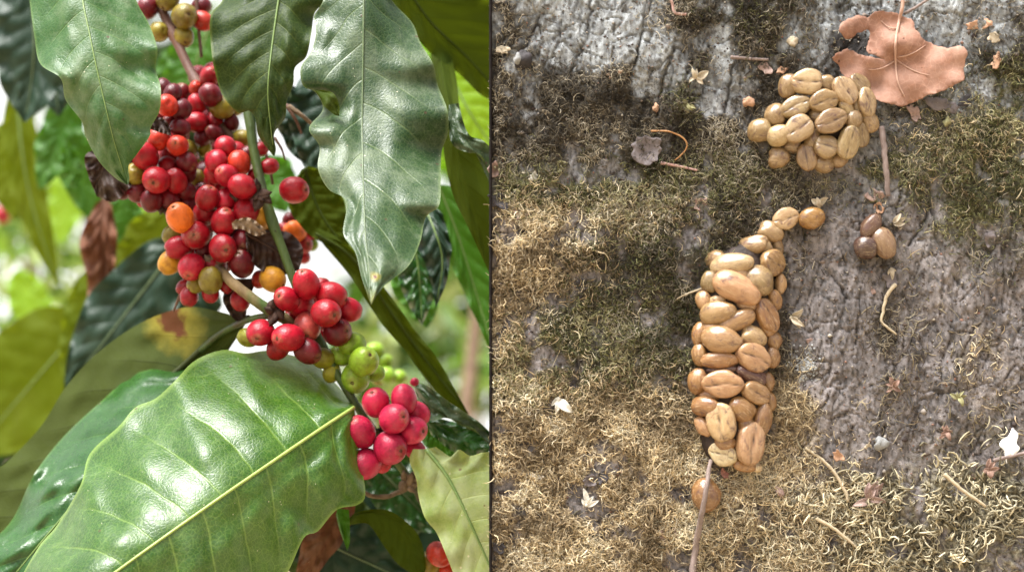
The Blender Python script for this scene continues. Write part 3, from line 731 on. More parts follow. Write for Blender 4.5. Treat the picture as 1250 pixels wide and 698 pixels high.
leaf([(512, 240, .08), (530, 280, .07), (540, 320, .07), (532, 376, .07)], [(505, 250), (505, 290), (520, 325), (528, 355)], [(540, 260), (551, 300), (549, 320), (545, 345)], M_blue, rb, M_rib, ribr=(1.6, .5), label='drooping blue-grey leaf behind the grey-green leaf tip')
leaf([(505, 290, .085), (512, 340, .085), (515, 397, .085)], [(482, 300), (486, 340), (500, 375)], [(530, 300), (536, 340), (525, 375)], M_deep, rb, M_rib, ribr=(1.6, .5), label='dark green pointed leaf in shade')
leaf([(535, 225, .12), (560, 290, .12), (585, 370, .12), (605, 440, .12)], [(530, 260), (545, 310), (570, 365), (592, 415)], [(570, 230), (600, 290), (620, 350), (622, 410)], M_bright, rb, M_rib, ribr=(1.8, .8), label='bright green strap-like leaf beside the board')
leaf(*lens((500, 310), (522, 400), 60, .16), M_bright, rb, None, label='bright green leaf peeping out under the grey-green tip')
leaf(*lens((600, 240), (560, 180), 60, .16), M_blue, rb, None)
leaf(*lens((540, 60), (610, 190), 90, .2, bend=.1), M_lime, rb, M_rib, label='sunlit lime green leaf behind the dark olive one')
leaf(*lens((530, 130), (590, 170), 60, .25, bend=-.1), M_lime, rb, None, label='second lime green leaf below the sunlit one')
under(leaf(*lens((372, 205), (425, 305), 62, .06, bend=.15), M_olback, rb, M_olback, label='olive leaf half hidden behind the grey-green leaf'))
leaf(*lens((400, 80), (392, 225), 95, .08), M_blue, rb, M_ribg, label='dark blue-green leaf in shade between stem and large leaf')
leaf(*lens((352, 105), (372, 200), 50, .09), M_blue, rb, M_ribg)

# ------------------------------------------------------------------ fourth branch: lower right
lo = thing('coffee_branch', 'low coffee branch with pale yellow-green leaf and orange cherries beside the board', 'coffee branch', W(560, 760, .05), 'branches of the coffee tree')
tube('stem', [(600, 800, .05), (570, 720, .05), (540, 640, .05), (505, 588, .03)], 4, 3.2, M_stem, lo, 24, 10, .1)
leaf([(520, 548, -.004), (548, 585, -.008), (575, 640, -.012), (610, 720, -.014), (630, 780, -.014)], [(504, 548, .0), (500, 562, .004), (508, 584, .0), (511, 606, .006), (519, 632, .0), (533, 650, .006), (545, 678, .0), (556, 706, .004), (580, 770, 0)],
     [(532, 545, .0), (552, 558, .008), (560, 548, .0), (574, 556, .008), (590, 552, .002), (606, 556, .006), (626, 600, .0), (640, 700, 0)], M_pale, lo, M_rib, quilt=.0012, ruffle=.0015, NV=20, NU=90, label='pale yellow-green dusty leaf')
cluster(lo, [(536, 676, 15, ORD), (549, 694, 14, ORD), (522, 690, 15, OLI)], 0.03)
under(leaf([(424, 640, .02), (436, 628, .012), (465, 628, .01), (492, 650, .014), (515, 705, .02)], [(424, 634), (438, 624), (472, 622), (500, 640), (514, 660), (520, 690)], [(430, 640), (450, 640), (470, 668), (488, 690)], M_olback, lo, None, quilt=-.001, ruffle=.003, NU=60, NV=12, label='curved green leaf below the pink bunch'))
leaf([(412, 620, .01), (418, 640, .01), (424, 672, .006)], [(410, 628), (414, 645), (421, 664)], [(426, 622), (427, 640), (427, 660)], M_bright, lo, None, quilt=0, ruffle=.001, NU=24, NV=6, label='narrow bright green leaf tip')
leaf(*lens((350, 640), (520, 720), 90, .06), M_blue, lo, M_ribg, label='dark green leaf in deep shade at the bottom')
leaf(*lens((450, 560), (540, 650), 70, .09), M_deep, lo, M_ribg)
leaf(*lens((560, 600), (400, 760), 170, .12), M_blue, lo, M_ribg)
leaf(*lens((380, 600), (440, 760), 130, .10), M_olive, lo, None)
leaf(*lens((500, 540), (470, 660), 80, .13), M_olive, lo, None)
leaf(*lens((430, 590), (360, 720), 45, .05), M_dead, lo, None, label='dry brown leaf under the largest leaf')
leaf([(505, 470, .03), (530, 495, .02), (565, 520, .02), (606, 535, .03)], [(503, 466), (520, 470), (548, 490), (585, 515)], [(510, 485), (525, 512), (545, 510), (575, 520), (600, 545)], M_grey, lo, None, quilt=.001, ruffle=.003, NU=50, NV=12, label='grey-green leaf with sky sheen beside the pink bunch')
leaf([(520, 512, .034), (556, 530, .03), (606, 545, .03)], [(528, 508), (560, 516), (590, 520)], [(526, 530), (555, 552), (585, 556)], M_deep, lo, None, quilt=.001, ruffle=.003, NU=40, NV=10, label='dark green shaded leaf below the grey-green one')
leaf(*lens((515, 520), (565, 560), 36, .06), M_bright, lo, None)
cluster(lo, [(458, 427, 9.5, GRN), (469, 441, 9.5, GRN), (472, 458, 10, GRN), (487, 460, 9, GRN), (462, 462, 8, YGR)], 0.2)

# ------------------------------------------------------------------ fifth branch: out-of-focus leaves, left
fb = thing('coffee_branch', 'soft out-of-focus coffee branch with drooping dark leaves and one brown dead leaf', 'coffee branch', W(100, -80, .3), 'branches of the coffee tree')
tube('stem', [(150, -80, .32), (120, 60, .32), (125, 180, .3), (128, 262, .28)], 4, 3, M_brown, fb, 20, 8, .05)
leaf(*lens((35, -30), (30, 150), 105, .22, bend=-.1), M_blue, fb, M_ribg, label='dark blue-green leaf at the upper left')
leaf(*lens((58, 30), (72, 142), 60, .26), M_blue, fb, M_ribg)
leaf(*lens((90, 115), (48, 232), 50, .34), M_bright, fb, None, label='mid green oval leaf under the blue-green one')
leaf(*lens((70, 140), (118, 275), 55, .36), M_bright, fb, None)
leaf(*lens((152, 235), (150, 325), 50, .3), M_bright, fb, None, label='bright green leaf behind the bunch')
leaf(*lens((20, 90), (72, 350), 46, .4, bend=.1), M_backlit, fb, M_rib)
leaf(*lens((5, 150), (20, 270), 60, .45), M_backlit, fb, None)
leaf(*lens((110, 385), (-40, 560), 150, .42), M_backlit, fb, M_rib, label='broad olive leaf low at the left edge')
leaf(*lens((60, 420), (60, 560), 110, .5), M_backlit, fb, M_rib)
leaf(*lens((125, 320), (82, 490), 62, .38), M_backlit, fb, None)
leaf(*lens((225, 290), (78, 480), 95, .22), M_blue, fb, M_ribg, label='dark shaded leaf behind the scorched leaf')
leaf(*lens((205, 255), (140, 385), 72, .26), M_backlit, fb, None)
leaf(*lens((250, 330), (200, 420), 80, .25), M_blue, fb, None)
leaf(*lens((255, 35), (213, 145), 70, .3), M_bright, fb, M_rib, label='bright green leaf behind the brown stem')
leaf(*lens((205, 60), (235, 140), 50, .34), M_bright, fb, None)
leaf(*lens((30, -30), (0, 60), 80, .5), M_olive, fb, None)
leaf(*lens((320, 190), (350, 260), 60, .3), M_bright, fb, None)
dl = leaf([(128, 240, .24), (124, 285, .23), (128, 335, .235), (108, 408, .24)], [(136, 250), (143, 290), (138, 340), (126, 375)], [(116, 250), (97, 295), (106, 340), (106, 385)], M_dead, fb, M_dead, quilt=.004, ruffle=.012, NU=50, NV=12, label='hanging reddish brown dead leaf')
leaf(*lens((20, 330), (60, 420), 50, .8), M_lime, fb, None, label='far lime green leaf at the left edge')
leaf(*lens((95, 190), (70, 300), 50, 1.0), M_lime, fb, None)
leaf(*lens((0, 440), (40, 520), 60, .9), M_lime, fb, None)
leaf(*lens((178, 205), (150, 290), 46, .6), M_lime, fb, None)
leaf(*lens((80, 175), (98, 235), 26, .3), M_bright, fb, None)
cluster(fb, [(210, 300, 10, OLI), (195, 285, 10, OLI), (190, 305, 9, YGR), (160, 300, 8, ORD), (200, 322, 9, OLI), (183, 318, 8, ORD)], 0.3)
cluster(fb, [(34, 366, 10, RED), (44, 372, 9, DRK), (26, 376, 8, RED), (38, 380, 8, RED), (2, 262, 9, RED), (12, 245, 9, YEL)], 0.9)

# ================================================================== RIGHT: mossy wooden board
def gauss(x, y, cx, cy, rx, ry, a=0):
    ca, sa = math.cos(a), math.sin(a)
    dx = x - cx; dy = y - cy; u = (dx * ca + dy * sa) / rx; v = (-dx * sa + dy * ca) / ry
    return np.exp(-(u * u + v * v))


CRACKS = [  # traced splits in the wood
    [(1098, 225), (1090, 290), (1078, 330), (1075, 400), (1082, 460), (1068, 540), (1064, 600)], [(1052, 300), (1050, 350), (1046, 420)],
    [(1110, 300), (1128, 270), (1140, 235)], [(800, -20), (785, 40), (772, 90), (768, 130)], [(835, 10), (822, 60), (808, 110), (800, 150)], [(772, -20), (755, 40), (748, 70)],
    [(722, -10), (718, 40), (700, 80), (690, 120)], [(858, 20), (850, 60), (842, 90)], [(1130, 225), (1150, 310), (1180, 360)], [(960, 310), (958, 350), (962, 420)], [(1000, 320), (1030, 360), (1020, 410)],
    [(1095, 395), (1092, 440), (1090, 470)], [(1080, 520), (1074, 560), (1070, 590)], [(1040, 520), (1036, 570)], [(660, 20), (640, 60), (612, 90)], [(1200, 320), (1210, 380), (1206, 440)], [(900, 60), (890, 110), (885, 150)]]
_ck = np.vstack([cr(c, 90) for c in CRACKS])
_ck[:, 0] += 7 * (N2.fbm(_ck[:, 1] / 7, _ck[:, 0] / 50, 3) - .5)


def d_dark(x, y):
    d = (gauss(x, y, 640, 135, 70, 50) + gauss(x, y, 730, 105, 60, 22) + gauss(x, y, 720, 170, 190, 42) + gauss(x, y, 900, 15, 75, 42) * 1.3 + gauss(x, y, 610, 40, 26, 40) * .8
         + gauss(x, y, 850, 135, 22, 55) + gauss(x, y, 920, 235, 60, 45) * .9 + gauss(x, y, 800, 270, 130, 60) * .8 + gauss(x, y, 790, 390, 90, 90) * .9 + gauss(x, y, 955, 130, 60, 60) * .7
         + gauss(x, y, 940, 400, 30, 90) * .5 + gauss(x, y, 1150, 190, 90, 60) * .5 + gauss(x, y, 1080, 400, 20, 120) * .3 + gauss(x, y, 1230, 60, 50, 60) * .5 + gauss(x, y, 700, 640, 160, 70) * .25 + gauss(x, y, 1230, 300, 25, 60) * .35)
    return np.clip(d, 0, 1)


def d_olive(x, y):
    d = (gauss(x, y, 690, 225, 130, 34) * .9 + gauss(x, y, 860, 225, 80, 40) + gauss(x, y, 770, 300, 100, 55) * .7 + gauss(x, y, 790, 420, 90, 70) + gauss(x, y, 680, 430, 80, 50) * .9 + gauss(x, y, 1205, 200, 75, 80) * 1.1
         + gauss(x, y, 1090, 205, 70, 30) * .5 + gauss(x, y, 845, 120, 20, 26) + gauss(x, y, 640, 470, 60, 30) + gauss(x, y, 910, 20, 60, 30) * .5 + gauss(x, y, 1235, 120, 30, 50) * .7)
    return np.clip(d, 0, 1)


def d_straw(x, y):
    d = (gauss(x, y, 650, 310, 80, 50) + gauss(x, y, 720, 520, 150, 62) + gauss(x, y, 650, 600, 120, 110) * 1.1 + gauss(x, y, 790, 620, 120, 90) + gauss(x, y, 860, 690, 130, 40) + gauss(x, y, 960, 640, 90, 60) * .7
         + gauss(x, y, 620, 400, 40, 50) * .6 + gauss(x, y, 958, 500, 28, 34) * .8 + gauss(x, y, 760, 260, 120, 30) * .4 + gauss(x, y, 1200, 450, 25, 40) * .2 + gauss(x, y, 1190, 185, 80, 50) * .25)
    return np.clip(d, 0, 1)


def d_coarse(x, y):
    d = (gauss(x, y, 1130, 660, 150, 50) * 1.1 + gauss(x, y, 1210, 610, 70, 60) * .9 + gauss(x, y, 1010, 650, 80, 50) * .8 + gauss(x, y, 900, 660, 120, 50) * .6 + gauss(x, y, 1070, 600, 40, 30) * .6)
    return np.clip(d, 0, 1)


def d_sparse(x, y):
    return np.clip(0.10 + gauss(x, y, 1085, 440, 40, 70) * .8 + gauss(x, y, 1170, 480, 90, 60) * .35 + gauss(x, y, 1205, 330, 25, 120) * .5 + gauss(x, y, 975, 480, 30, 50) * .7 + gauss(x, y, 985, 590, 40, 40) * .6 + gauss(x, y, 1040, 300, 40, 40) * .2, 0, 1) * (1 - .9 * gauss(x, y, 760, 60, 90, 80))


def moss_cover(x, y):
    d = np.maximum.reduce([d_dark(x, y), d_olive(x, y), d_straw(x, y), d_coarse(x, y)])
    return np.clip(d * 1.5 * np.clip(3.8 * N4.fbm(x / 26 + 3, y / 26, 4) - 1.05, 0, 1.3) , 0, 1)


def height(x, y):
    """relief of the board in photograph pixels, towards the camera"""
    x = np.asarray(x, float); y = np.asarray(y, float)
    slant = x + 0.17 * (y - 300)
    h = 9 * (N1.fbm(x / 140, y / 140, 3) - .5)
    h = h + 1.0 * (N2.fbm(slant / 11, y / 70, 4) - .5)
    h = h + 2.0 * (N3.fbm(x / 5, y / 8, 4) - .5) + 3.5 * (N1.fbm(x / 24 + 9, y / 30, 3) - .5)
    tq = 8 * N4.fbm(slant / 40 + 11, y / 62 + 5, 4); tf = tq - np.floor(tq)
    h = h + 2.2 * (np.floor(tq) + np.clip((tf - .82) / .18, 0, 1)) - 7
    cr3 = np.abs(N2.fbm(slant / 16 + 7, y / 70 + 3, 3) - .5)
    h = h - 1.6 * np.exp(-(cr3 / 0.018) ** 2)
    rid = np.abs(N4.fbm(slant / 30, y / 120, 3) - .5)
    h = h - 3.0 * np.exp(-(rid / 0.012) ** 2)
    rid2 = np.abs(N3.fbm(x / 42 + 30, y / 38, 3) - .5)
    h = h - 3.0 * np.exp(-(rid2 / 0.012) ** 2)
    d2 = np.full(x.shape, 1e9)
    for p in _ck:
        d2 = np.minimum(d2, (x - p[0]) ** 2 + (y - p[1]) ** 2)
    h = h - 5 * np.exp(-d2 / 2.6) * np.clip(2.4 * N1.fbm(x / 30, y / 30, 2) - .6, 0, 1)
    m = moss_cover(x, y)
    return h + m * (9 * (N2.fbm(x / 15 + 50, y / 15, 4) - .35) + 6 * (N4.fbm(x / 4.5, y / 4.5, 3) - .4))


# front face: fine in view, coarse beyond; then sides and back
gx = np.r_[599.5, np.arange(600.8, 1262, 1.6), np.linspace(1266, 1330, 8)]
gy = np.r_[np.linspace(-160, -8, 12), np.arange(-5, 706, 1.6), np.linspace(712, 900, 12), np.linspace(1000, 3400, 8)]
XX, YY = np.meshgrid(gx, gy)
HH = np.zeros_like(XX)
for i in range(0, len(gy), 40): HH[i:i + 40] = height(XX[i:i + 40], YY[i:i + 40])
K = S * (D + SY) / D
fv = np.stack([(XX - 625) * K, SY - HH * K, (H0 - YY) * K], -1).reshape(-1, 3)
zb = fv[:, 2].min()
ny_, nx_ = XX.shape
ii = np.arange(ny_ - 1)[:, None] * nx_ + np.arange(nx_ - 1)[None]
ff = np.stack([ii, ii + nx_, ii + nx_ + 1, ii + 1], -1).reshape(-1, 4)
# regional wood tone (weathered grey above, brown below)
gr = np.clip(1.1 - (YY - 60) / 190 + 0.9 * (N1.fbm(XX / 60, YY / 60, 3) - .5), 0, 1)[..., None]
wood = gr * np.array((0.26, 0.275, 0.28)) + (1 - gr) * np.array((0.180, 0.160, 0.156))
cov = np.clip(moss_cover(XX, YY) * 1.3, 0, 1)[..., None]
pal_d = np.array([(.012, .010, .007), (.035, .027, .016), (.10, .08, .05)]); pal_o = np.array([(.03, .032, .012), (.065, .065, .025), (.14, .13, .06)])
pal_s = np.array([(.028, .02, .012), (.30, .215, .115), (.60, .48, .30)]); pal_c = np.array([(.025, .022, .014), (.15, .13, .075), (.33, .29, .19)])
t1 = np.clip((N3.fbm(XX / 3.2, YY / 3.2, 3) - .28) / .44, 0, 1)[..., None]


def pal(p): return np.where(t1 < .5, p[0] + (p[1] - p[0]) * t1 * 2, p[1] + (p[2] - p[1]) * (t1 * 2 - 1))


wsum = [f(XX, YY)[..., None] ** 2 + 1e-4 for f in (d_dark, d_olive, d_straw, d_coarse)]
mossc = sum(w_ * pal(p) for w_, p in zip(wsum, (pal_d, pal_o, pal_s, pal_c))) / sum(wsum)
fine = (N2.fbm(XX / 3.5, YY / 6, 4) - .5)[..., None]; mid_ = (N3.fbm(XX / 22, YY / 34, 4) - .5)[..., None]
wood = np.clip(wood * (1 + 1.5 * fine + 1.3 * mid_), 0.012, 1)
sl_ = XX + 0.17 * (YY - 300); ckd = np.full(XX.shape, 1e9)
for p in _ck: ckd = np.minimum(ckd, (XX - p[0]) ** 2 + (YY - p[1]) ** 2)
dirt_shade = np.exp(-ckd / 3.2) * np.clip(2.4 * N1.fbm(XX / 30, YY / 30, 2) - .6, 0, 1) + np.exp(-(np.abs(N2.fbm(sl_ / 16 + 7, YY / 70 + 3, 3) - .5) / 0.013) ** 2) * .4 + np.exp(-(np.abs(N4.fbm(sl_ / 30, YY / 120, 3) - .5) / .010) ** 2) * .5 + 2.6 * gauss(XX, YY, 1038, 54, 22, 14)  # dirt in the cracks, plus shadow painted under the fallen leaf's notch
dirt_shade = np.clip(dirt_shade, 0, 1)[..., None]; wood = wood * (1 - .8 * dirt_shade) + .8 * dirt_shade * np.array((.02, .015, .012))
fleck = (N4.fbm(XX / 4 + 70, YY / 4, 2) > .70)[..., None]; wood = np.where(fleck, wood * .35 + .02, wood)
wood = wood * (1 - cov) + mossc * cov
notch_shade = np.clip(2.6 * gauss(XX, YY, 1038, 54, 22, 14) - .2, 0, 1)[..., None]; wood = wood * (1 - notch_shade) + notch_shade * np.array((.012, .009, .008))  # shade below the leaf notch, painted almost black over wood and moss
board = thing('wooden_board', 'broad weathered grey-brown wooden board, cracked and mossy, standing beside the coffee plant', 'wooden board', (W(930, 349, SY).x, SY, GROUND))
mb, ntb, outb = mat('weathered_wood'); g = G(ntb); tcb = g.n('ShaderNodeTexCoord'); vb = tcb.outputs['Object']
mpb = g.n('ShaderNodeMapping'); mpb.inputs['Scale'].default_value = (1, 1, 0.16); mpb.inputs['Rotation'].default_value = (0, math.radians(-9), 0); g.l(vb, mpb.inputs[0])
cb_ = g.attr('tint')
grain = g.noise(mpb.outputs[0], 700, 6, 0.7)
col = g.mix(g.math('MULTIPLY', g.ramp(grain, 0.46, 0.66), 0.42), cb_, g.mix(1.0, cb_, (0.3, 0.27, 0.26), 'MULTIPLY'))
col = g.mix(g.math('MULTIPLY', g.ramp(g.noise(vb, 900, 6, 0.8), 0.55, 0.68), 0.6), col, g.mix(1.0, cb_, (1.75, 1.72, 1.7), 'MULTIPLY'))
col = g.mix(g.math('MULTIPLY', g.ramp(g.noise(vb, 210, 6, 0.75), 0.54, 0.66), 0.6), col, (0.05, 0.036, 0.029))
col = g.mix(g.math('MULTIPLY', g.ramp(g.noise(vb, 1500, 4, 0.8), 0.54, 0.64), 0.55), col, (0.035, 0.027, 0.023))
hb = g.math('ADD', grain, g.noise(vb, 900, 5, 0.75))
bb = g.bsdf(col, 0.66, g.bump(hb, 0.75, 0.0009), Specular_IOR_Level=0.4); g.l(bb.outputs[0], outb.inputs[0])
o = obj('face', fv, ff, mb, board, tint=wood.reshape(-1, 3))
# body of the board behind the face
M_edge = rough_mat('divider_black', (0.006, 0.005, 0.005), (0.016, 0.012, 0.01), 120, 0.95, 0.5, 0.001, 0.1)
x0 = (599.5 - 625) * K; x1 = (1330 - 625) * K; z0 = GROUND - .02; z1 = (H0 + 160) * K; yb = SY + 0.024; yf = SY + 0.006
V = [(x0, yf, z0), (x1, yf, z0), (x1, yf, z1), (x0, yf, z1), (x0, yb, z0), (x1, yb, z0), (x1, yb, z1), (x0, yb, z1)]
F = [(4, 5, 6, 7)[::-1], (0, 4, 7, 3), (1, 2, 6, 5), (3, 7, 6, 2), (0, 1, 5, 4), (0, 3, 2, 1)]
obj('backing', V, F, rough_mat('board_back', (0.08, 0.06, 0.05), (0.14, 0.11, 0.09), 60, 0.9), board, smooth=False)
zs = np.linspace(z1, -0.1, 160); V = []; F = []
for k, z in enumerate(zs):
    wv = 0.00012 * (float(N1(k * .7, 3)) - .5)
    for (dx, yy) in ((-0.0006, yb), (-0.0009 + wv, SY - .001), (-0.0004 + wv, SY - .0042), (0.0003 + wv, SY - .0042), (0.0006, SY + .003)): V.append((x0 + dx, yy, z))
for k in range(len(zs) - 1):
    for j in range(4): q = k * 5 + j; F.append((q, q + 1, q + 6, q + 5))
tag(obj('divider_strip', V, F, M_edge, board), 'thin black dividing strip added along the edge of the board')  # added strip that draws the black dividing line, not bark


# ------------------------------------------------------------------ moss
def in_board(x, y): return (x > 603) & (x < 1262) & (y > -8) & (y < 708)


def strands(name, label, dens, n, L, rad, cols, m, lift=(0.1, 0.9), curl=2.2, seed=0, seg=5, dirbias=None):
    """curly strands rooted on the board wherever the density map allows; one object"""
    rr = np.random.default_rng(seed)
    X = rr.uniform(603, 1260, n * 6); Y = rr.uniform(-6, 706, n * 6)
    d = dens(X, Y) * np.clip(3.8 * N4.fbm(X / 26 + 3, Y / 26, 4) - 1.15, .03, 1.4)
    keep = rr.random(n * 6) < d
    X = X[keep][:n]; Y = Y[keep][:n]; n = len(X)
    h = height(X, Y)
    a = rr.uniform(0, 2 * math.pi, n)
    if dirbias is not None: a = dirbias + rr.normal(0, 0.9, n) + math.pi * rr.integers(0, 2, n)
    el = rr.uniform(lift[0], lift[1], n); cu = rr.normal(0, curl, n); ce = rr.uniform(-2.2, -0.4, n)
    ln = rr.uniform(L[0], L[1], n); r0 = rr.uniform(rad[0], rad[1], n)
    P = np.zeros((n, seg, 3)); pile = rr.random(n) ** 2 * 9 * np.clip(dens(X, Y), 0, 1); P[:, 0] = np.stack([X, h - 0.8 + pile, Y], 1)
    T = np.zeros((n, seg, 3))
    for k in range(seg):
        t = k / (seg - 1); aa = a + cu * t; ee = el + ce * t
        T[:, k] = np.stack([np.cos(aa) * np.cos(ee), np.sin(ee), np.sin(aa) * np.cos(ee)], 1)
        if k: P[:, k] = P[:, k - 1] + T[:, k - 1] * (ln / (seg - 1))[:, None]
    ref = rr.normal(size=(n, 1, 3)); A = np.cross(T, ref); A /= np.linalg.norm(A, axis=2, keepdims=True) + 1e-9
    B = np.cross(T, A)
    taper = np.array([0.8, 1.0, 0.95, 0.75, 0.15] if seg == 5 else list(np.linspace(1, .2, seg)))
    rad_ = r0[:, None] * taper[None]
    V = np.zeros((n, seg, 3, 3))
    for j in range(3):
        an = 2 * math.pi * j / 3
        V[:, :, j] = P + (A * math.cos(an) + B * math.sin(an)) * rad_[..., None]
    V = V.reshape(-1, 3)
    world = np.stack([(V[:, 0] - 625) * K, SY - V[:, 1] * K, (H0 - V[:, 2]) * K], 1)
    q = []
    for k in range(seg - 1):
        for j in range(3): q.append((k * 3 + j, k * 3 + (j + 1) % 3, (k + 1) * 3 + (j + 1) % 3, (k + 1) * 3 + j))
    F = (np.arange(n)[:, None, None] * (seg * 3) + np.array(q)[None]).reshape(-1, 4)
    ca = np.array(cols); pick = ca[np.clip((N3.fbm(X / 40 + seed, Y / 40, 2) * len(ca) * 1.5 - len(ca) * .25 + rr.normal(0, .8, n)).astype(int), 0, len(ca) - 1)]
    tint = np.repeat(pick * rr.uniform(0.6, 1.35, (n, 1)), seg * 3, 0)
    return tag(obj(name, world, F, m, tint=tint), label, kind='stuff')


M_moss = attr_mat('moss_strands', 0.7, 0.15, 0.3)


FD = [(0.034, 0.028, 0.020), (0.09, 0.075, 0.052), (0.20, 0.17, 0.122), (0.42, 0.37, 0.28)]
FO = [(0.045, 0.05, 0.017), (0.105, 0.11, 0.036), (0.22, 0.215, 0.09), (0.40, 0.37, 0.21)]
FS = [(0.24, 0.18, 0.105), (0.54, 0.425, 0.265), (0.76, 0.635, 0.42), (0.86, 0.77, 0.58)]
FC = [(0.26, 0.225, 0.145), (0.52, 0.46, 0.31), (0.74, 0.67, 0.49), (0.16, 0.14, 0.09)]
strands('moss', 'dark brown matted moss on the board', d_dark, 22000, (5, 15), (0.3, 0.75), FD, M_moss, (.0, 1.3), 3.2, 21, 4)
strands('moss', 'olive green moss on the board', d_olive, 17000, (5, 15), (0.3, 0.8), FO, M_moss, (.0, 1.3), 3.2, 22, 4)
strands('moss', 'straw coloured dry moss on the board', d_straw, 30000, (5, 19), (0.3, 0.95), FS, M_moss, (.0, 1.2), 3.2, 23, 4)
strands('moss', 'coarse pale curly moss along the bottom of the board', d_coarse, 5200, (8, 25), (0.6, 1.6), FC, M_moss, (.0, .8), 2.4, 24, 5)
strands('rootlets', 'thin dry rootlets strewn over the wood', d_sparse, 3200, (5, 24), (0.3, 0.75), [(0.16, 0.12, 0.08), (0.30, 0.25, 0.16), (0.07, 0.05, 0.035), (0.38, 0.33, 0.24)], M_moss, (0.0, 0.4), 2.2, 25, 5)


# crumbs of soil and bark
def crumbs(n, seed):
    rr = np.random.default_rng(seed); X = rr.uniform(603, 1258, n); Y = rr.uniform(-5, 705, n); h = height(X, Y)
    ico = np.array([(0, 0, 1), (.9, 0, .3), (.28, .85, .3), (-.73, .53, .3), (-.73, -.53, .3), (.28, -.85, .3), (0, 0, -.8)])
    fc = np.array([(0, 1, 2), (0, 2, 3), (0, 3, 4), (0, 4, 5), (0, 5, 1), (6, 2, 1), (6, 3, 2), (6, 4, 3), (6, 5, 4), (6, 1, 5)])
    r = rr.uniform(0.5, 1.5, n) * rr.uniform(0.6, 1.3, n) * (1 + 1.2 * (rr.random(n) < .06))
    V = ico[None] * (1 + rr.normal(0, .25, (n, 7, 3))) * r[:, None, None]
    px = X[:, None] + V[..., 0] * rr.uniform(.7, 1.8, (n, 1)); hh = h[:, None] + V[..., 1] * .7 + .3; py = Y[:, None] + V[..., 2]
    w = np.stack([(px - 625) * K, SY - hh * K, (H0 - py) * K], -1).reshape(-1, 3)
    F = (np.arange(n)[:, None, None] * 7 + fc[None]).reshape(-1, 3)
    ca = np.array([(.05, .035, .03), (.12, .09, .07), (.22, .17, .14), (.34, .30, .26), (.26, .14, .10), (.5, .45, .38)])
    t = np.repeat(ca[rr.choice(6, n, p=[.3, .27, .2, .12, .07, .04])], 7, 0)
    tag(obj('debris', w, F, M_moss, tint=t, smooth=False), 'fine crumbs of bark, soil and moss scattered on the board', kind='stuff')


crumbs(9000, 31)

# ------------------------------------------------------------------ coffee beans
M_bean = bean_mat()


def bean_mesh(seed, crease):
    bm = bmesh.new(); bmesh.ops.create_uvsphere(bm, u_segments=48, v_segments=36, radius=1)
    rr = random.Random(seed); vals = []
    ax = rr.uniform(-.12, .12); wig = rr.uniform(.03, .09); ph = rr.uniform(0, 6)
    rot = Matrix.Rotation(math.pi / 2, 3, 'Y')
    for v in bm.verts:
        p = rot @ v.co; x, y, z = p
        f = 1 + 0.26 * (float(N1(x * 1.3 + seed * 5, z * 1.3 + y * .8 + 7)) - .5) + 0.03 * (float(N2(x * 4 + seed * 3, z * 4 + y * 2 + 3)) - .5)
        sq = 1 / (abs(x) ** 2.5 + abs(z) ** 2.5 + abs(y) ** 2.5) ** (1 / 2.5)      # slightly boxy oval
        f *= 0.72 + 0.28 * sq
        x, y, z = x * f, y * f, z * f * (1 + ax * x)
        c = 0.0
        if crease:
            zc = wig * math.sin(x * 3.2 + ph)
            dz = z - zc
            if y < 0:
                y = -0.62 * (1 - math.exp(-abs(y) * 2.2)) / (1 - math.exp(-2.2)) if y > -9 else y
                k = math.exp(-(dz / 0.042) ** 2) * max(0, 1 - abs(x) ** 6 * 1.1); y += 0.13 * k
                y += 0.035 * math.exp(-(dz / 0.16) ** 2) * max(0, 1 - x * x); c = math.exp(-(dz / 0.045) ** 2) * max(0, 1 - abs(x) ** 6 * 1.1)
        else:
            # wrinkles across the bean
            y -= 0.008 * math.sin(x * 7 + 3 * z + seed) * max(0, -y)
        v.co = (x, y, z); vals.append(c)
    me = bpy.data.meshes.new('coffee_bean'); bm.to_mesh(me); bm.free()
    a = me.attributes.new('crease', 'FLOAT', 'POINT'); a.data.foreach_set('value', vals)
    me.polygons.foreach_set('use_smooth', [True] * len(me.polygons)); me.materials.append(M_bean); return me


BP = [bean_mesh(k, False) for k in range(7)]; BC = [bean_mesh(20 + k, True) for k in range(5)]
TAN = (0.315, 0.188, 0.082); PAL = (0.41, 0.27, 0.14); BRN = (0.245, 0.130, 0.050); PKT = (0.36, 0.21, 0.108); DBR = (0.11, 0.062, 0.038); YLW = (0.25, 0.14, 0.04); PUR = (0.11, 0.05, 0.042); WHT = (0.50, 0.41, 0.25)
OLV = (0.245, 0.163, 0.078); OLP = (0.345, 0.245, 0.127)


def bean(px, py, a, b, ang, c, crease, lift, parent=None, tilt=0.0, tiltx=0.0, depth=0.85, name='coffee_bean'):
    y = SY - lift * K
    rot = Matrix.Rotation(math.radians(ang), 3, 'Y')          # image angle, clockwise positive
    t = Matrix.Rotation(tilt, 3, 'Z') @ Matrix.Rotation(tiltx, 3, 'X')
    a *= .985; b *= .985; M3 = t @ rot @ Matrix.Diagonal((a * K, b * depth * K, b * K))
    M = M3.to_4x4(); M.translation = W(px, py, y)
    return place(name, R.choice(BC if crease else BP), M, parent, jit(c, .14))


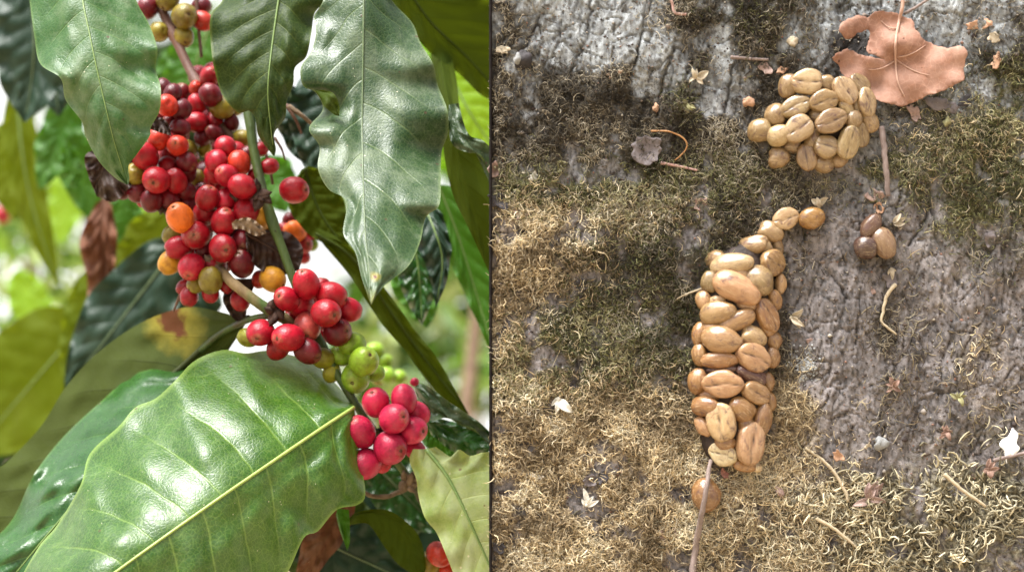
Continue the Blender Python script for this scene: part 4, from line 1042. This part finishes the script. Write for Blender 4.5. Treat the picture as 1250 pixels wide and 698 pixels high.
LB = [(941, 284, 17, 13, 20, OLV, 0), (917, 300, 23, 12, -5, OLV, 0), (949, 302, 13, 8, 70, OLV, 0), (942, 321, 19, 16, 20, TAN, 1), (873, 318, 17, 13, 0, OLV, 0), (894, 323, 27, 14, -8, OLP, 0), (927, 344, 21, 17, 40, OLV, 0),
      (866, 344, 14, 11, 100, OLV, 0), (900, 352, 31, 17, 25, PKT, 0), (913, 371, 15, 9, 10, PKT, 0), (953, 347, 14, 8, 90, TAN, 0), (859, 367, 13, 10, 60, TAN, 0), (873, 368, 13, 7, -15, PAL, 0), (877, 382, 23, 15, -10, TAN, 0),
      (899, 392, 23, 12, -28, TAN, 0), (936, 386, 22, 16, 60, BRN, 1), (946, 366, 13, 9, 70, BRN, 0), (853, 408, 16, 9, 95, BRN, 0), (882, 415, 27, 16, 10, TAN, 0), (920, 412, 18, 13, 20, PAL, 0), (945, 416, 13, 10, 80, BRN, 0),
      (854, 434, 15, 10, 80, BRN, 0), (878, 439, 23, 11, 3, BRN, 0), (920, 437, 23, 18, 22, PKT, 1), (943, 436, 13, 10, 90, BRN, 0), (883, 469, 25, 18, 0, PKT, 1), (880, 451, 19, 5, -3, PUR, 0), (851, 466, 17, 12, 100, BRN, 0),
      (918, 458, 23, 10, 22, PUR, 0), (924, 481, 20, 14, 20, TAN, 1), (938, 466, 13, 8, 80, BRN, 0), (861, 496, 19, 13, 5, BRN, 0), (906, 500, 19, 14, 40, BRN, 0), (880, 517, 24, 19, 78, PAL, 1), (859, 520, 14, 10, 60, PKT, 0),
      (931, 512, 21, 12, 100, BRN, 0), (915, 543, 27, 19, 98, PKT, 1), (883, 554, 18, 16, 20, WHT, 1), (909, 568, 15, 8, 10, BRN, 0), (924, 571, 9, 6, 0, WHT, 0), (886, 540, 14, 10, 0, BRN, 0), (900, 335, 16, 10, 10, TAN, 0),
      (930, 300, 16, 10, 30, OLV, 0), (911, 520, 14, 10, 80, BRN, 0), (936, 400, 14, 10, 60, BRN, 0), (869, 400, 14, 8, 0, BRN, 0), (866, 482, 14, 9, 10, BRN, 0), (940, 490, 12, 9, 80, BRN, 0)]
ld = thing('bean_dropping', 'long upright dropping packed with tan coffee beans, on the bare wood', 'dropping', W(898, 430, SY))
axis = cr([(948, 276), (928, 300), (908, 330), (903, 370), (900, 410), (896, 450), (894, 490), (894, 530), (898, 575)], 90)
hw = np.interp(axis[:, 1], [276, 300, 330, 400, 480, 540, 575], [7, 14, 44, 51, 50, 44, 28])
pts = [W(p[0], p[1], SY - 9 * K) for p in axis[2:-3]]
V, F = tube_data(pts, [w * 0.86 * K for w in hw[2:-3]], 20, True, 0.08, R)
V = [Vector((v.x, SY - 9 * K + (v.y - SY + 9 * K) * 0.5, v.z)) for v in V]
obj('binding', V, F, rough_mat('dropping_binding', (0.010, 0.006, 0.004), (0.04, 0.02, 0.012), 200, 0.6, 0.8, 0.001, 0.4), ld)
# order: larger beans sit further out
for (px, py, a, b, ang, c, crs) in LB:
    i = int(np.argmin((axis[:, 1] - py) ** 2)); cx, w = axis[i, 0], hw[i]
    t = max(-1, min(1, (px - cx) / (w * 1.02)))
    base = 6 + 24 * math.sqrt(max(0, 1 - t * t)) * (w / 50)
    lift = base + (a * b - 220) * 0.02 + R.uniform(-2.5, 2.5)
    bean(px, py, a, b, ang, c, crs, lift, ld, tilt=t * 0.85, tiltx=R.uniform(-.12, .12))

UB = [(985, 101, 19, 16, 5, OLP, 1, 30), (1006, 124, 18, 15, -15, OLV, 1, 31), (1030, 110, 19, 14, 62, OLP, 1, 30), (1057, 126, 18, 14, 75, OLP, 1, 22), (1049, 104, 16, 12, 40, OLV, 1, 20), (972, 131, 19, 14, -22, OLV, 1, 27),
      (975, 158, 19, 16, -32, OLP, 1, 30), (1013, 149, 21, 14, -18, OLV, 1, 33), (1033, 132, 12, 8, 45, OLP, 0, 26), (947, 141, 15, 13, 50, OLV, 0, 17), (928, 160, 15, 16, 80, OLV, 0, 12), (951, 166, 13, 15, 80, OLP, 0, 22),
      (951, 193, 14, 13, 0, OLV, 0, 12), (984, 192, 18, 12, 80, OLV, 1, 18), (1008, 180, 16, 14, 15, OLV, 1, 26), (1035, 174, 21, 14, 105, OLP, 1, 25), (1006, 200, 14, 11, 10, OLV, 0, 14), (1051, 165, 16, 10, 70, OLV, 1, 17),
      (1042, 147, 13, 10, 80, OLV, 0, 25), (1061, 148, 14, 11, 60, OLV, 0, 14), (963, 106, 15, 13, 100, OLV, 0, 20), (1008, 103, 14, 11, 20, OLV, 0, 22), (992, 168, 13, 11, 80, OLV, 0, 18), (1047, 134, 14, 10, 70, OLV, 0, 18), (1000, 142, 14, 12, 0, OLV, 0, 20), (965, 178, 12, 10, 0, OLV, 0, 10), (1024, 195, 12, 10, 0, OLV, 0, 8)]
ud = thing('bean_dropping', 'round clustered dropping of olive-tan coffee beans against the brown fallen leaf', 'dropping', W(1000, 150, SY))
V, F = tube_data([W(x, y, SY - 7 * K) for x, y in ((935, 168), (960, 155), (1000, 148), (1035, 140), (1060, 132))], [8 * K, 26 * K, 36 * K, 32 * K, 14 * K], 18, True, .1, R)
V = [Vector((v.x, SY - 7 * K + (v.y - SY + 7 * K) * 0.5, v.z)) for v in V]
obj('binding', V, F, bpy.data.materials['dropping_binding'], ud)
for (px, py, a, b, ang, c, crs, lift) in UB:
    bean(px, py, a, b, ang, c, crs, lift, ud, tilt=max(-1, min(1, (px - 998) / 75)) * 0.6, tiltx=R.uniform(-.2, .2))

LOOSE = [(958, 268, 17, 13, -12, PAL, 1, 'pale creased coffee bean touching the top of the long dropping'),
         (991, 266, 16, 14, 5, YLW, 0, 'yellow-brown coffee bean with a dark spot, beside the pale creased bean'),
         (1063, 276, 17, 12, -48, DBR, 0, 'topmost brown bean of the group of three on the bare wood'),
         (1079, 297, 20, 14, 58, (0.19, .12, .065), 0, 'spotted brown bean, lower right of the group of three on the bare wood'),
         (1056, 302, 14, 14, 0, (0.075, .042, .03), 0, 'darkest, almost black bean, lower left of the group of three'),
         (863, 604, 19, 20, 0, BRN, 0, 'single round orange-brown bean below the long dropping, crossed by a twig')]
for (px, py, a, b, ang, c, crs, lab) in LOOSE:
    o = bean(px, py, a, b, ang, c, crs, b * .8 + 2); tag(o, lab, 'coffee bean', 'loose coffee beans on the board')


# ------------------------------------------------------------------ fallen leaf and litter
def hgt(px, py): return float(height(np.array([px]), np.array([py]))[0])


def sheet(name, outline, m, label, cat, lift=3, curl=3, step=5, thick=0.5, group=None, parent=None, wob=4, nscale=40, lifts=None, axis=None):
    """thin curled piece with a traced outline, resting on the board"""
    P = cr(list(outline) + [outline[0]], max(24, int(len(outline) * 5)))[:-1]
    if name == 'blade': P = P + (NR.random(P.shape) - .5) * 2.4
    pts = [Vector((p[0], p[1])) for p in P]; n = len(pts)
    xs, ys = P[:, 0], P[:, 1]
    for x in np.arange(xs.min(), xs.max(), step):
        for y in np.arange(ys.min(), ys.max(), step): pts.append(Vector((x + R.uniform(-.3, .3) * step, y + R.uniform(-.3, .3) * step)))
    r = delaunay_2d_cdt(pts, [(i, (i + 1) % n) for i in range(n)], [list(range(n))], 1, 1e-4)
    vv, ff = r[0], r[2]
    cx, cy = xs.mean(), ys.mean(); rad = max(np.ptp(xs), np.ptp(ys)) / 2
    V = []
    for p in vv:
        d = math.hypot(p.x - cx, p.y - cy) / rad
        h = lift + curl * d * d + wob * (float(N1(p.x / nscale + 3, p.y / nscale + 8)) - .5)
        if lifts:
            for (lx, ly, lr, la) in lifts: h += la * math.exp(-((p.x - lx) ** 2 + (p.y - ly) ** 2) / lr ** 2)
        V.append(W(p.x, p.y, SY - h * K))
    o = obj(name, V, [tuple(f) for f in ff], m, parent)
    if sum(p.normal.y * p.area for p in o.data.polygons) > 0: o.data.flip_normals()
    sm = o.modifiers.new('thick', 'SOLIDIFY'); sm.thickness = thick * K * 1.0; sm.offset = -1
    if label: tag(o, label, cat, group)
    return o


mfl, ntf, outf = mat('fallen_leaf_tan'); g = G(ntf); tcf = g.n('ShaderNodeTexCoord'); vf = tcf.outputs['Object']
cf = g.mix(g.ramp(g.noise(vf, 55, 5, .6), .35, .68), (0.19, 0.092, 0.060), (0.34, 0.20, 0.148))
cf = g.mix(g.math('MULTIPLY', g.ramp(g.noise(vf, 300, 5, .7), .5, .7), .35), cf, (0.34, 0.15, 0.09))
cf = g.mix(g.math('MULTIPLY', g.math('SUBTRACT', 1.0, g.ramp(g.vor(vf, 330, 'DISTANCE_TO_EDGE'), 0, .05)), .18), cf, (0.62, 0.40, 0.28))
cf = g.mix(g.math('LESS_THAN', g.vor(vf, 130), 0.10), cf, (0.10, 0.045, 0.03))
cf = g.mix(g.math('MULTIPLY', g.ramp(g.noise(vf, 26, 5, .65), .55, .7), .6), cf, (0.20, 0.10, 0.065))
bf_ = g.bsdf(cf, 0.62, g.bump(g.noise(vf, 170, 5), 0.5, 0.0012), Specular_IOR_Level=0.15); g.l(bf_.outputs[0], outf.inputs[0])
Z = lambda pts: [(920 + x / 2.909, y / 2.909) for x, y in pts]
fl = thing('fallen_leaf', 'dry pinkish tan fallen leaf with a notch, at the top of the board', 'dry leaf', W(1100, 75, SY))
sheet('blade', Z([(300, 105), (322, 76), (362, 56), (402, 62), (440, 42), (500, 46), (560, 70), (580, 110), (620, 150), (690, 170), (746, 165), (758, 200), (744, 250), (748, 285), (700, 310), (620, 340), (540, 374), (480, 370), (432, 350), (380, 300),
                (318, 268), (300, 232), (282, 206), (330, 176), (372, 192), (420, 203), (468, 212), (412, 190), (402, 165), (412, 112), (378, 116), (342, 140), (318, 128)]), mfl, None, None, lift=17, curl=3, wob=22, nscale=26, parent=fl,
      lifts=[(1025, 35, 16, 14), (1018, 72, 16, 15), (1175, 70, 18, 16), (1170, 98, 14, 10), (1100, 125, 20, -6), (1062, 66, 12, 8), (1140, 55, 14, -6)])
M_vein = rough_mat('leaf_vein_tan', (0.34, 0.20, 0.145), (0.44, 0.28, 0.21), 200, .6, .3, .0005)
_blade = [c for c in fl.children if c.name.startswith('blade')][0]
_bv = np.array([(v.co + WP[_blade.name]) for v in _blade.data.vertices])


def fl_h(x, y):
    w = W(x, y, SY - 18 * K); k = int(np.argmin((_bv[:, 0] - w.x) ** 2 + (_bv[:, 2] - w.z) ** 2))
    return (SY - _bv[k, 1]) / K


SP = cr([(1100, -14), (1102, 5), (1098, 24), (1094, 46), (1093, 72), (1096, 100), (1104, 118)], 30)
SP = [W(x, y, SY - (fl_h(x, y) + (1.0 if y > 20 else 3.0)) * K) for x, y in SP]
v_, f_ = tube_data(SP, [K * (2.5 - 1.7 * k / 29) for k in range(30)], 8); obj('stalk', v_, f_, M_vein, fl)
for a, b in (((1093, 70), (1130, 55)), ((1093, 72), (1135, 92)), ((1093, 74), (1060, 85)), ((1097, 35), (1075, 25))):
    P = [(a[0] + (b[0] - a[0]) * t, a[1] + (b[1] - a[1]) * t + 4 * math.sin(3.1 * t)) for t in np.linspace(0, 1, 10)]
    P = [W(x, y, SY - (fl_h(x, y) + .6) * K) for x, y in P]
    v_, f_ = tube_data(P, [1.0 * K * (1 - .06 * k) for k in range(10)], 6)
    obj('vein', v_, f_, M_vein, fl)


def twig(pix, r0, r1, m, label, cat='twig', name='twig', lift=7, group=None):
    P = [(x, y, SY - (lift + (l if len(q) else 0)) * K) for (x, y, *q) in pix for l in [q[0] if q else 0]]
    return tag(tube(name, P, r0, r1, m, None, 26, 8, .25, 1.6), label, cat, group)


M_tw = rough_mat('twig_grey_brown', (0.13, 0.095, 0.08), (0.28, 0.22, 0.20), 260, .85, .8, .0008, .2, (1, 1, .3))
M_pt = rough_mat('twig_pinkish', (0.34, 0.19, 0.16), (0.45, 0.30, 0.26), 260, .8, .5, .0006, .2)
M_or = rough_mat('stalk_orange', (0.25, 0.11, 0.03), (0.38, 0.20, 0.08), 260, .5, .3, .0005, .4)
M_st = rough_mat('root_straw', (0.34, 0.27, 0.17), (0.48, 0.40, 0.28), 260, .75, .5, .0006, .3)
twig([(867, 562, 14), (863, 590, 36), (857, 625, 30), (850, 665, 6), (844, 712, 3)], 2.6, 4.6, M_tw, 'dark straight twig lying across the single orange-brown bean')
twig([(1076, 155, 6), (1080, 190, 8), (1084, 240, 5)], 4, 3, M_tw, 'short grey twig standing below the round dropping and fallen leaf')
twig([(892, 70), (915, 72), (938, 73)], 2.4, 1.6, M_tw, 'short grey-brown twig above the round dropping, lying level')
twig([(1104, 17), (1120, 8), (1138, -4)], 2.0, 1.6, M_tw, 'grey twig leaning from the fallen leaf stalk to the top edge')
twig([(1212, 562), (1232, 557), (1258, 551)], 2.6, 2.2, M_tw, 'dark twig beside the white splash', lift=5)
twig([(816, -8), (821, 6), (824, 16), (838, 18)], 1.8, 1.6, M_pt, 'pinkish bent twig at the top edge of the board')
twig([(795, 160, 2), (818, 161, 5), (835, 170, 6), (838, 182, 4), (824, 196, 1)], 1.2, .8, M_or, 'thin orange stalk curved beside the dark bark flake', 'stalk', 'stalk', 6)
twig([(806, 199), (828, 203), (851, 208)], 2.0, 1.3, M_pt, 'pinkish thin twig under the orange stalk')
twig([(1093, 347), (1082, 362), (1078, 380), (1076, 392), (1084, 400), (1094, 408)], 2.6, 1.2, M_st, 'crooked pale rootlet in the long crack of the bare wood', 'rootlet', 'rootlet')
twig([(984, 547), (1005, 562), (1020, 578), (1030, 596), (1036, 612)], 1.7, 2.2, M_st, 'long pale rootlet above the pink tangled floret', 'rootlet', 'rootlet')
twig([(1152, 578, 6), (1175, 598, 8), (1204, 618, 6)], 2.6, 1.8, M_st, 'thick straw stalk lying on the coarse pale moss', 'stalk', 'stalk', 8)
twig([(996, 632, 4), (1020, 646, 6), (1046, 668, 4)], 2.3, 1.6, M_st, 'straw stalk slanting through the moss under the pink petal', 'stalk', 'stalk', 8)
twig([(930, 385), (905, 372), (880, 360)] and [(858, 352), (840, 358), (824, 366)], 1.3, .9, M_st, 'fine pale rootlet touching the left side of the long dropping', 'rootlet', 'rootlet')

M_chip = {k: rough_mat('chip_' + k, a, b, 240, .8, .7, .0008, .3) for k, (a, b) in dict(
    bark=((.10, .085, .085), (.20, .17, .17)), dark=((.02, .018, .018), (.06, .052, .055)), pale=((.30, .25, .17), (.52, .44, .33)), pink=((.20, .13, .11), (.38, .27, .23)), tan=((.36, .2, .12), (.46, .28, .18)),
    white=((.42, .40, .34), (.68, .65, .57)), red=((.22, .09, .07), (.36, .18, .14)), lime=((.17, .16, .07), (.36, .34, .18)), lichen=((.20, .20, .20), (.42, .43, .42)), grey=((.16, .16, .16), (.30, .30, .29)), red2=((.13, .07, .05), (.34, .22, .17))).items()}


def blob_outline(cx, cy, rx, ry, ang, n=11, rough=.3):
    o = []
    for k in range(n):
        a = 2 * math.pi * k / n; f = 1 + R.uniform(-rough, rough)
        x, y = rx * f * math.cos(a), ry * f * math.sin(a); c, s = math.cos(math.radians(ang)), math.sin(math.radians(ang))
        o.append((cx + x * c - y * s, cy + x * s + y * c))
    return o


CHIPS = [(790, 182, 22, 21, 0, 'bark', 'bark_flake', 'large dark grey crumpled bark flake held in the orange stalk', 5, 7),
         (614, 61, 9, 6, 0, 'pale', 'wood_chip', 'pale cream chip left of the black pebble', 4, 3), (750, 90, 10, 5, -25, 'tan', 'wood_chip', 'orange-tan chip on the grey wood above the dark moss', 6, 4),
         (603, 206, 8, 10, 0, 'pink', 'wood_chip', 'pinkish chip at the left edge of the board', 6, 3), (608, 246, 14, 9, 30, 'dark', 'bark_flake', 'dark slaty bark flake at the left edge of the board', 7, 4),
         (638, 258, 13, 7, -35, 'pink', 'wood_chip', 'pale pinkish chip right of the slaty bark flake', 8, 4), (640, 286, 10, 7, -10, 'dark', 'bark_flake', 'small dark bark flake under the pale pinkish chip', 8, 3),
         (855, 248, 8, 9, 40, 'pink', 'petal', 'pink petal on the olive moss above the long dropping', 9, 3), (708, 352, 8, 12, 0, 'dark', 'bark_flake', 'dark bark flake sunk in the brown moss left of the long dropping', 4, 3),
         (719, 588, 9, 9, 10, 'bark', 'bark_flake', 'purplish bark flake above the white four-petalled floret', 8, 4), (736, 582, 8, 9, 10, 'dark', 'bark_flake', 'blackish bark flake next to the purplish flake', 8, 4),
         (816, 652, 14, 8, -20, 'pink', 'petal', 'pink curled petal left of the dark straight twig', 9, 6), (1195, 30, 20, 7, -10, 'tan', 'leaf_scrap', 'brown torn leaf scrap right of the fallen leaf', 6, 6), (1213, 46, 8, 7, 0, 'pale', 'wood_chip', 'pale chip under the brown leaf scrap', 4, 3),
         (1150, 128, 26, 10, 15, 'bark', 'bark_flake', 'grey-brown bark flake under the fallen leaf', 4, 3), (1180, 122, 14, 8, -20, 'dark', 'bark_flake', 'dark bark flake right of the one under the fallen leaf', 4, 3), (1116, 138, 8, 14, -25, 'pink', 'petal', 'pale pink pointed petal below the fallen leaf', 7, 3),
         (935, 84, 10, 7, 30, 'pink', 'wood_chip', 'pinkish chip above the round dropping', 6, 3), (955, 86, 7, 6, 0, 'tan', 'wood_chip', 'tan chip nearest above the round dropping', 5, 3),
         (917, 88, 12, 5, -55, 'lime', 'leaf_scrap', 'pale green leaflet left of the pinkish chips', 6, 3), (615, 405, 12, 5, -40, 'dark', 'bark_flake', 'narrow black bark flake at the left edge amid green moss', 8, 3), (608, 668, 10, 8, 0, 'dark', 'bark_flake', 'slaty flake in the straw moss at the lower left corner', 9, 3),
         (1216, 75, 6, 12, 20, 'tan', 'leaf_scrap', 'small tan scrap among moss at the upper right', 5, 3), (1068, 238, 12, 8, 10, 'pink', 'leaf_scrap', 'pink shrivelled scrap at the foot of the short grey twig', 6, 6), (1073, 254, 6, 8, 0, 'tan', 'leaf_scrap', 'tan scrap directly above the group of three beans', 6, 4),
         (670, 140 , 9, 5, 30, 'pale', 'wood_chip', 'pale chip lying in the dark moss near the left', 7, 3), (652, 215, 7, 5, -30, 'white', 'wood_chip', 'white crumb in green moss at the left', 9, 3), (656, 580, 8, 5, 10, 'white', 'wood_chip', 'white crumb above the straw moss tuft', 9, 3),
         (1060, 545, 5, 5, 0, 'pale', 'wood_chip', 'tiny pale chip beside the grey pebble', 4, 3), (1024, 556, 6, 9, -30, 'tan', 'wood_chip', 'tan triangular chip near the long pale rootlet', 4, 3), (990, 417, 5, 4, 40, 'pink', 'petal', 'tiny pink petal above the grey lichen patch', 4, 2),
         (900, 608, 7, 4, 0, 'white', 'wood_chip', 'small white oval chip right of the single bean', 9, 2), (885, 578, 8, 4, 60, 'red', 'petal', 'reddish husk scrap between the long dropping and the single bean', 8, 4),
         (1062, 355, 8, 7, 0, 'pink', 'wood_chip', 'pinkish chip left of the crooked rootlet', 3, 2), (1087, 342, 12, 9, 60, 'bark', 'bark_flake', 'grey bark chunk beside the crooked rootlet', 5, 3), (1210, 290, 8, 13, 5, 'bark', 'bark_flake', 'grey bark flake below the olive moss on the right', 5, 3)]
for (cx, cy, rx, ry, ang, mm, nm, lab, lf, cu) in CHIPS:
    o = sheet(nm, blob_outline(cx, cy, rx * .82, ry * .82, ang, 14 if rx < 15 else 22, .34 if rx < 15 else .16), M_chip[mm], lab, nm.replace('_', ' '), lift=lf * .6, curl=cu, step=max(2.5, rx / 4), thick=1.0, wob=8, nscale=9, group='bark, chips and scraps littering the board')
# grey lichen patches and white splash
lv, lf_ = [], []
for k in range(420):
    a = R.uniform(0, 6.28); q = abs(R.gauss(0, .55)); x = 984 + 17 * q * math.cos(a) + 3 * math.sin(a * 3); y = 446 + 26 * q * math.sin(a); r = R.uniform(.7, 2.0); h = hgt(x, y); b = len(lv)
    for (u, v, w_) in ((0, 1, 0), (.9, .3, 0), (.28, .3, .85), (-.73, .3, .53), (-.73, .3, -.53), (.28, .3, -.85), (0, -.8, 0)):
        lv.append(W(x + u * r * R.uniform(.7, 1.4), y + w_ * r * R.uniform(.7, 1.4), SY - (h + v * r * .8) * K))
    for f in ((0, 1, 2), (0, 2, 3), (0, 3, 4), (0, 4, 5), (0, 5, 1), (6, 2, 1), (6, 3, 2), (6, 4, 3), (6, 5, 4), (6, 1, 5)): lf_.append(tuple(b + t for t in f))
tag(obj('lichen', lv, lf_, M_chip['lichen']), 'pale grey crusty lichen patch right of the long dropping', 'lichen')
mw = rough_mat('white_splash', (0.80, 0.80, 0.80), (0.86, 0.86, 0.85), 200, .6, .4, .0006)
sheet('splash', [(1236, 522), (1243, 530), (1241, 541), (1245, 547), (1238, 555), (1230, 556), (1229, 566), (1227, 558), (1226, 550), (1220, 543), (1224, 536), (1231, 532)], mw, 'bright white dropping splash near the right edge of the board', 'splash', lift=7, curl=-2, step=3, thick=2, wob=2)


def floret(cx, cy, r, ang, n, m, label, spread=150, w=.24, mess=1.0):
    """dried flower: narrow shrivelled petals fanning from one base"""
    V = []; F = []; r = r * .9
    for k in range(n):
        a = math.radians(ang + (k / (max(1, n - 1)) - .5) * spread + R.uniform(-22, 22) * mess); L = r * R.uniform(.55, 1.15); b = len(V)
        up = R.uniform(.1, 1.1); kink = R.uniform(-1.1, 1.1) * mess; ww = w * R.uniform(.7, 1.2); roll = R.uniform(-1.2, 1.2) * mess
        x, y, h = cx + R.uniform(-.1, .1) * r, cy + R.uniform(-.1, .1) * r, 6.0
        for i in range(9):
            t = i / 8; wd = L * ww * (math.sin(math.pi * min(1, .14 + .85 * t)) ** .8); aa = a + kink * t; el = up - 1.6 * t * up
            nn = (-math.sin(aa), math.cos(aa)); ro = roll * t
            for q in (-1, -.5, 0, .5, 1):
                off = wd * q; hh = h + off * math.sin(ro) + 1.1 * wd * q * q * .6 + R.uniform(-.35, .35)
                V.append(W(x + nn[0] * off * math.cos(ro), y + nn[1] * off * math.cos(ro), SY - hh * K))
            x += math.cos(aa) * math.cos(el) * L / 8; y += math.sin(aa) * math.cos(el) * L / 8; h = max(4, h + math.sin(el) * L / 8)
        for i in range(8):
            for q in range(4): z = b + i * 5 + q; F.append((z, z + 1, z + 6, z + 5))
    bm = bmesh.new(); bmesh.ops.create_icosphere(bm, subdivisions=2, radius=1)
    b = len(V)
    for v in bm.verts: V.append(W(cx + v.co.x * r * .14, cy + v.co.z * r * .14, SY - (6 + v.co.y * r * .14) * K))
    for f in bm.faces: F.append(tuple(b + v.index for v in f.verts))
    bm.free()
    o = obj('floret', V, F, m); q = o.modifiers.new('thick', 'SOLIDIFY'); q.thickness = .4 * K
    return tag(o, label, 'dried flower', 'dried florets on the board')


floret(682, 487, 27, 95, 3, M_chip['white'], 'white three-petalled dried floret on straw moss at the left', 85, .2, .25)
floret(716, 616, 20, -80, 4, M_chip['white'], 'white four-petalled floret low on the straw moss', 110, .18, .3)
floret(1000, 252, 18, -95, 4, M_chip['pale'], 'cream floret just above the yellow-brown bean', 70, .22)
floret(966, 388, 20, 10, 4, M_chip['pale'], 'cream bud-shaped floret right of the long dropping', 55, .2)
floret(1092, 272, 16, -10, 5, M_chip['pale'], 'cream floret right of the group of three beans', 90, .18)
floret(1062, 610, 26, -90, 7, M_chip['pink'], 'tangled pinkish white floret at the edge of the coarse moss', 170, .2)
floret(948, 596, 24, 55, 3, M_chip['pink'], 'pale pink folded petals right below the long dropping', 30, .2)
floret(1088, 328, 16, 70, 4, M_chip['pale'], 'straw coloured floret under the group of three beans', 100, .2)
floret(1170, 486, 16, -60, 5, M_chip['lime'], 'greenish yellow floret on the bare wood at right', 170, .2)
floret(852, 96, 22, -70, 6, M_chip['pale'], 'cream ragged tuft on the grey wood near the top', 200, .22)
floret(838, 126, 16, 100, 5, M_chip['lime'], 'yellow-green tuft below the cream ragged one', 160, .22)
floret(1090, 470, 14, -90, 6, M_chip['red2'], 'reddish shrivelled floret in the long crack', 260, .25)
floret(1155, 528, 13, -90, 6, M_chip['red2'], 'reddish floret right of the grey pebble', 300, .25)
floret(1209, 574, 16, -60, 7, M_chip['red2'], 'reddish floret just below the white splash', 300, .28)


def pebble(cx, cy, r, m, label, sx=1, lift=None):
    r *= .85
    bm = bmesh.new(); bmesh.ops.create_icosphere(bm, subdivisions=3, radius=1); V = []; sd = R.uniform(0, 50)
    for v in bm.verts:
        f = 1 + .9 * (float(N1(v.co.x * 1.6 + sd, v.co.z * 1.6 + v.co.y)) - .5) + .2 * (float(N2(v.co.x * 4 + sd, v.co.z * 4 + v.co.y * 3)) - .5)
        V.append(W(cx + v.co.x * r * sx * f, cy + v.co.z * r * f, SY - ((lift or r * .6) + v.co.y * r * .8 * f) * K))
    F = [tuple(v.index for v in f.verts)[::-1] for f in bm.faces]; bm.free()
    return tag(obj('pebble', V, F, m), label, 'pebble', 'pebbles on the board')


pebble(638, 72, 13, M_chip['dark'], 'black pebble on the grey wood at the upper left'); pebble(633, 72, 8, M_chip['grey'], 'light grey pebble against the black one', lift=15)
pebble(968, 51, 8, M_chip['pale'], 'round cream pebble at the top above the round dropping'); pebble(1075, 541, 9, M_chip['grey'], 'grey pebble low in the long crack'); pebble(1157, 149, 7, M_chip['lime'], 'pale yellow-green pebble below the fallen leaf')
pebble(801, 132, 6, M_chip['tan'], 'brown seed above the dark bark flake', .8); pebble(914, 124, 8, M_chip['tan'], 'tan seed left of the round dropping', 1.1)
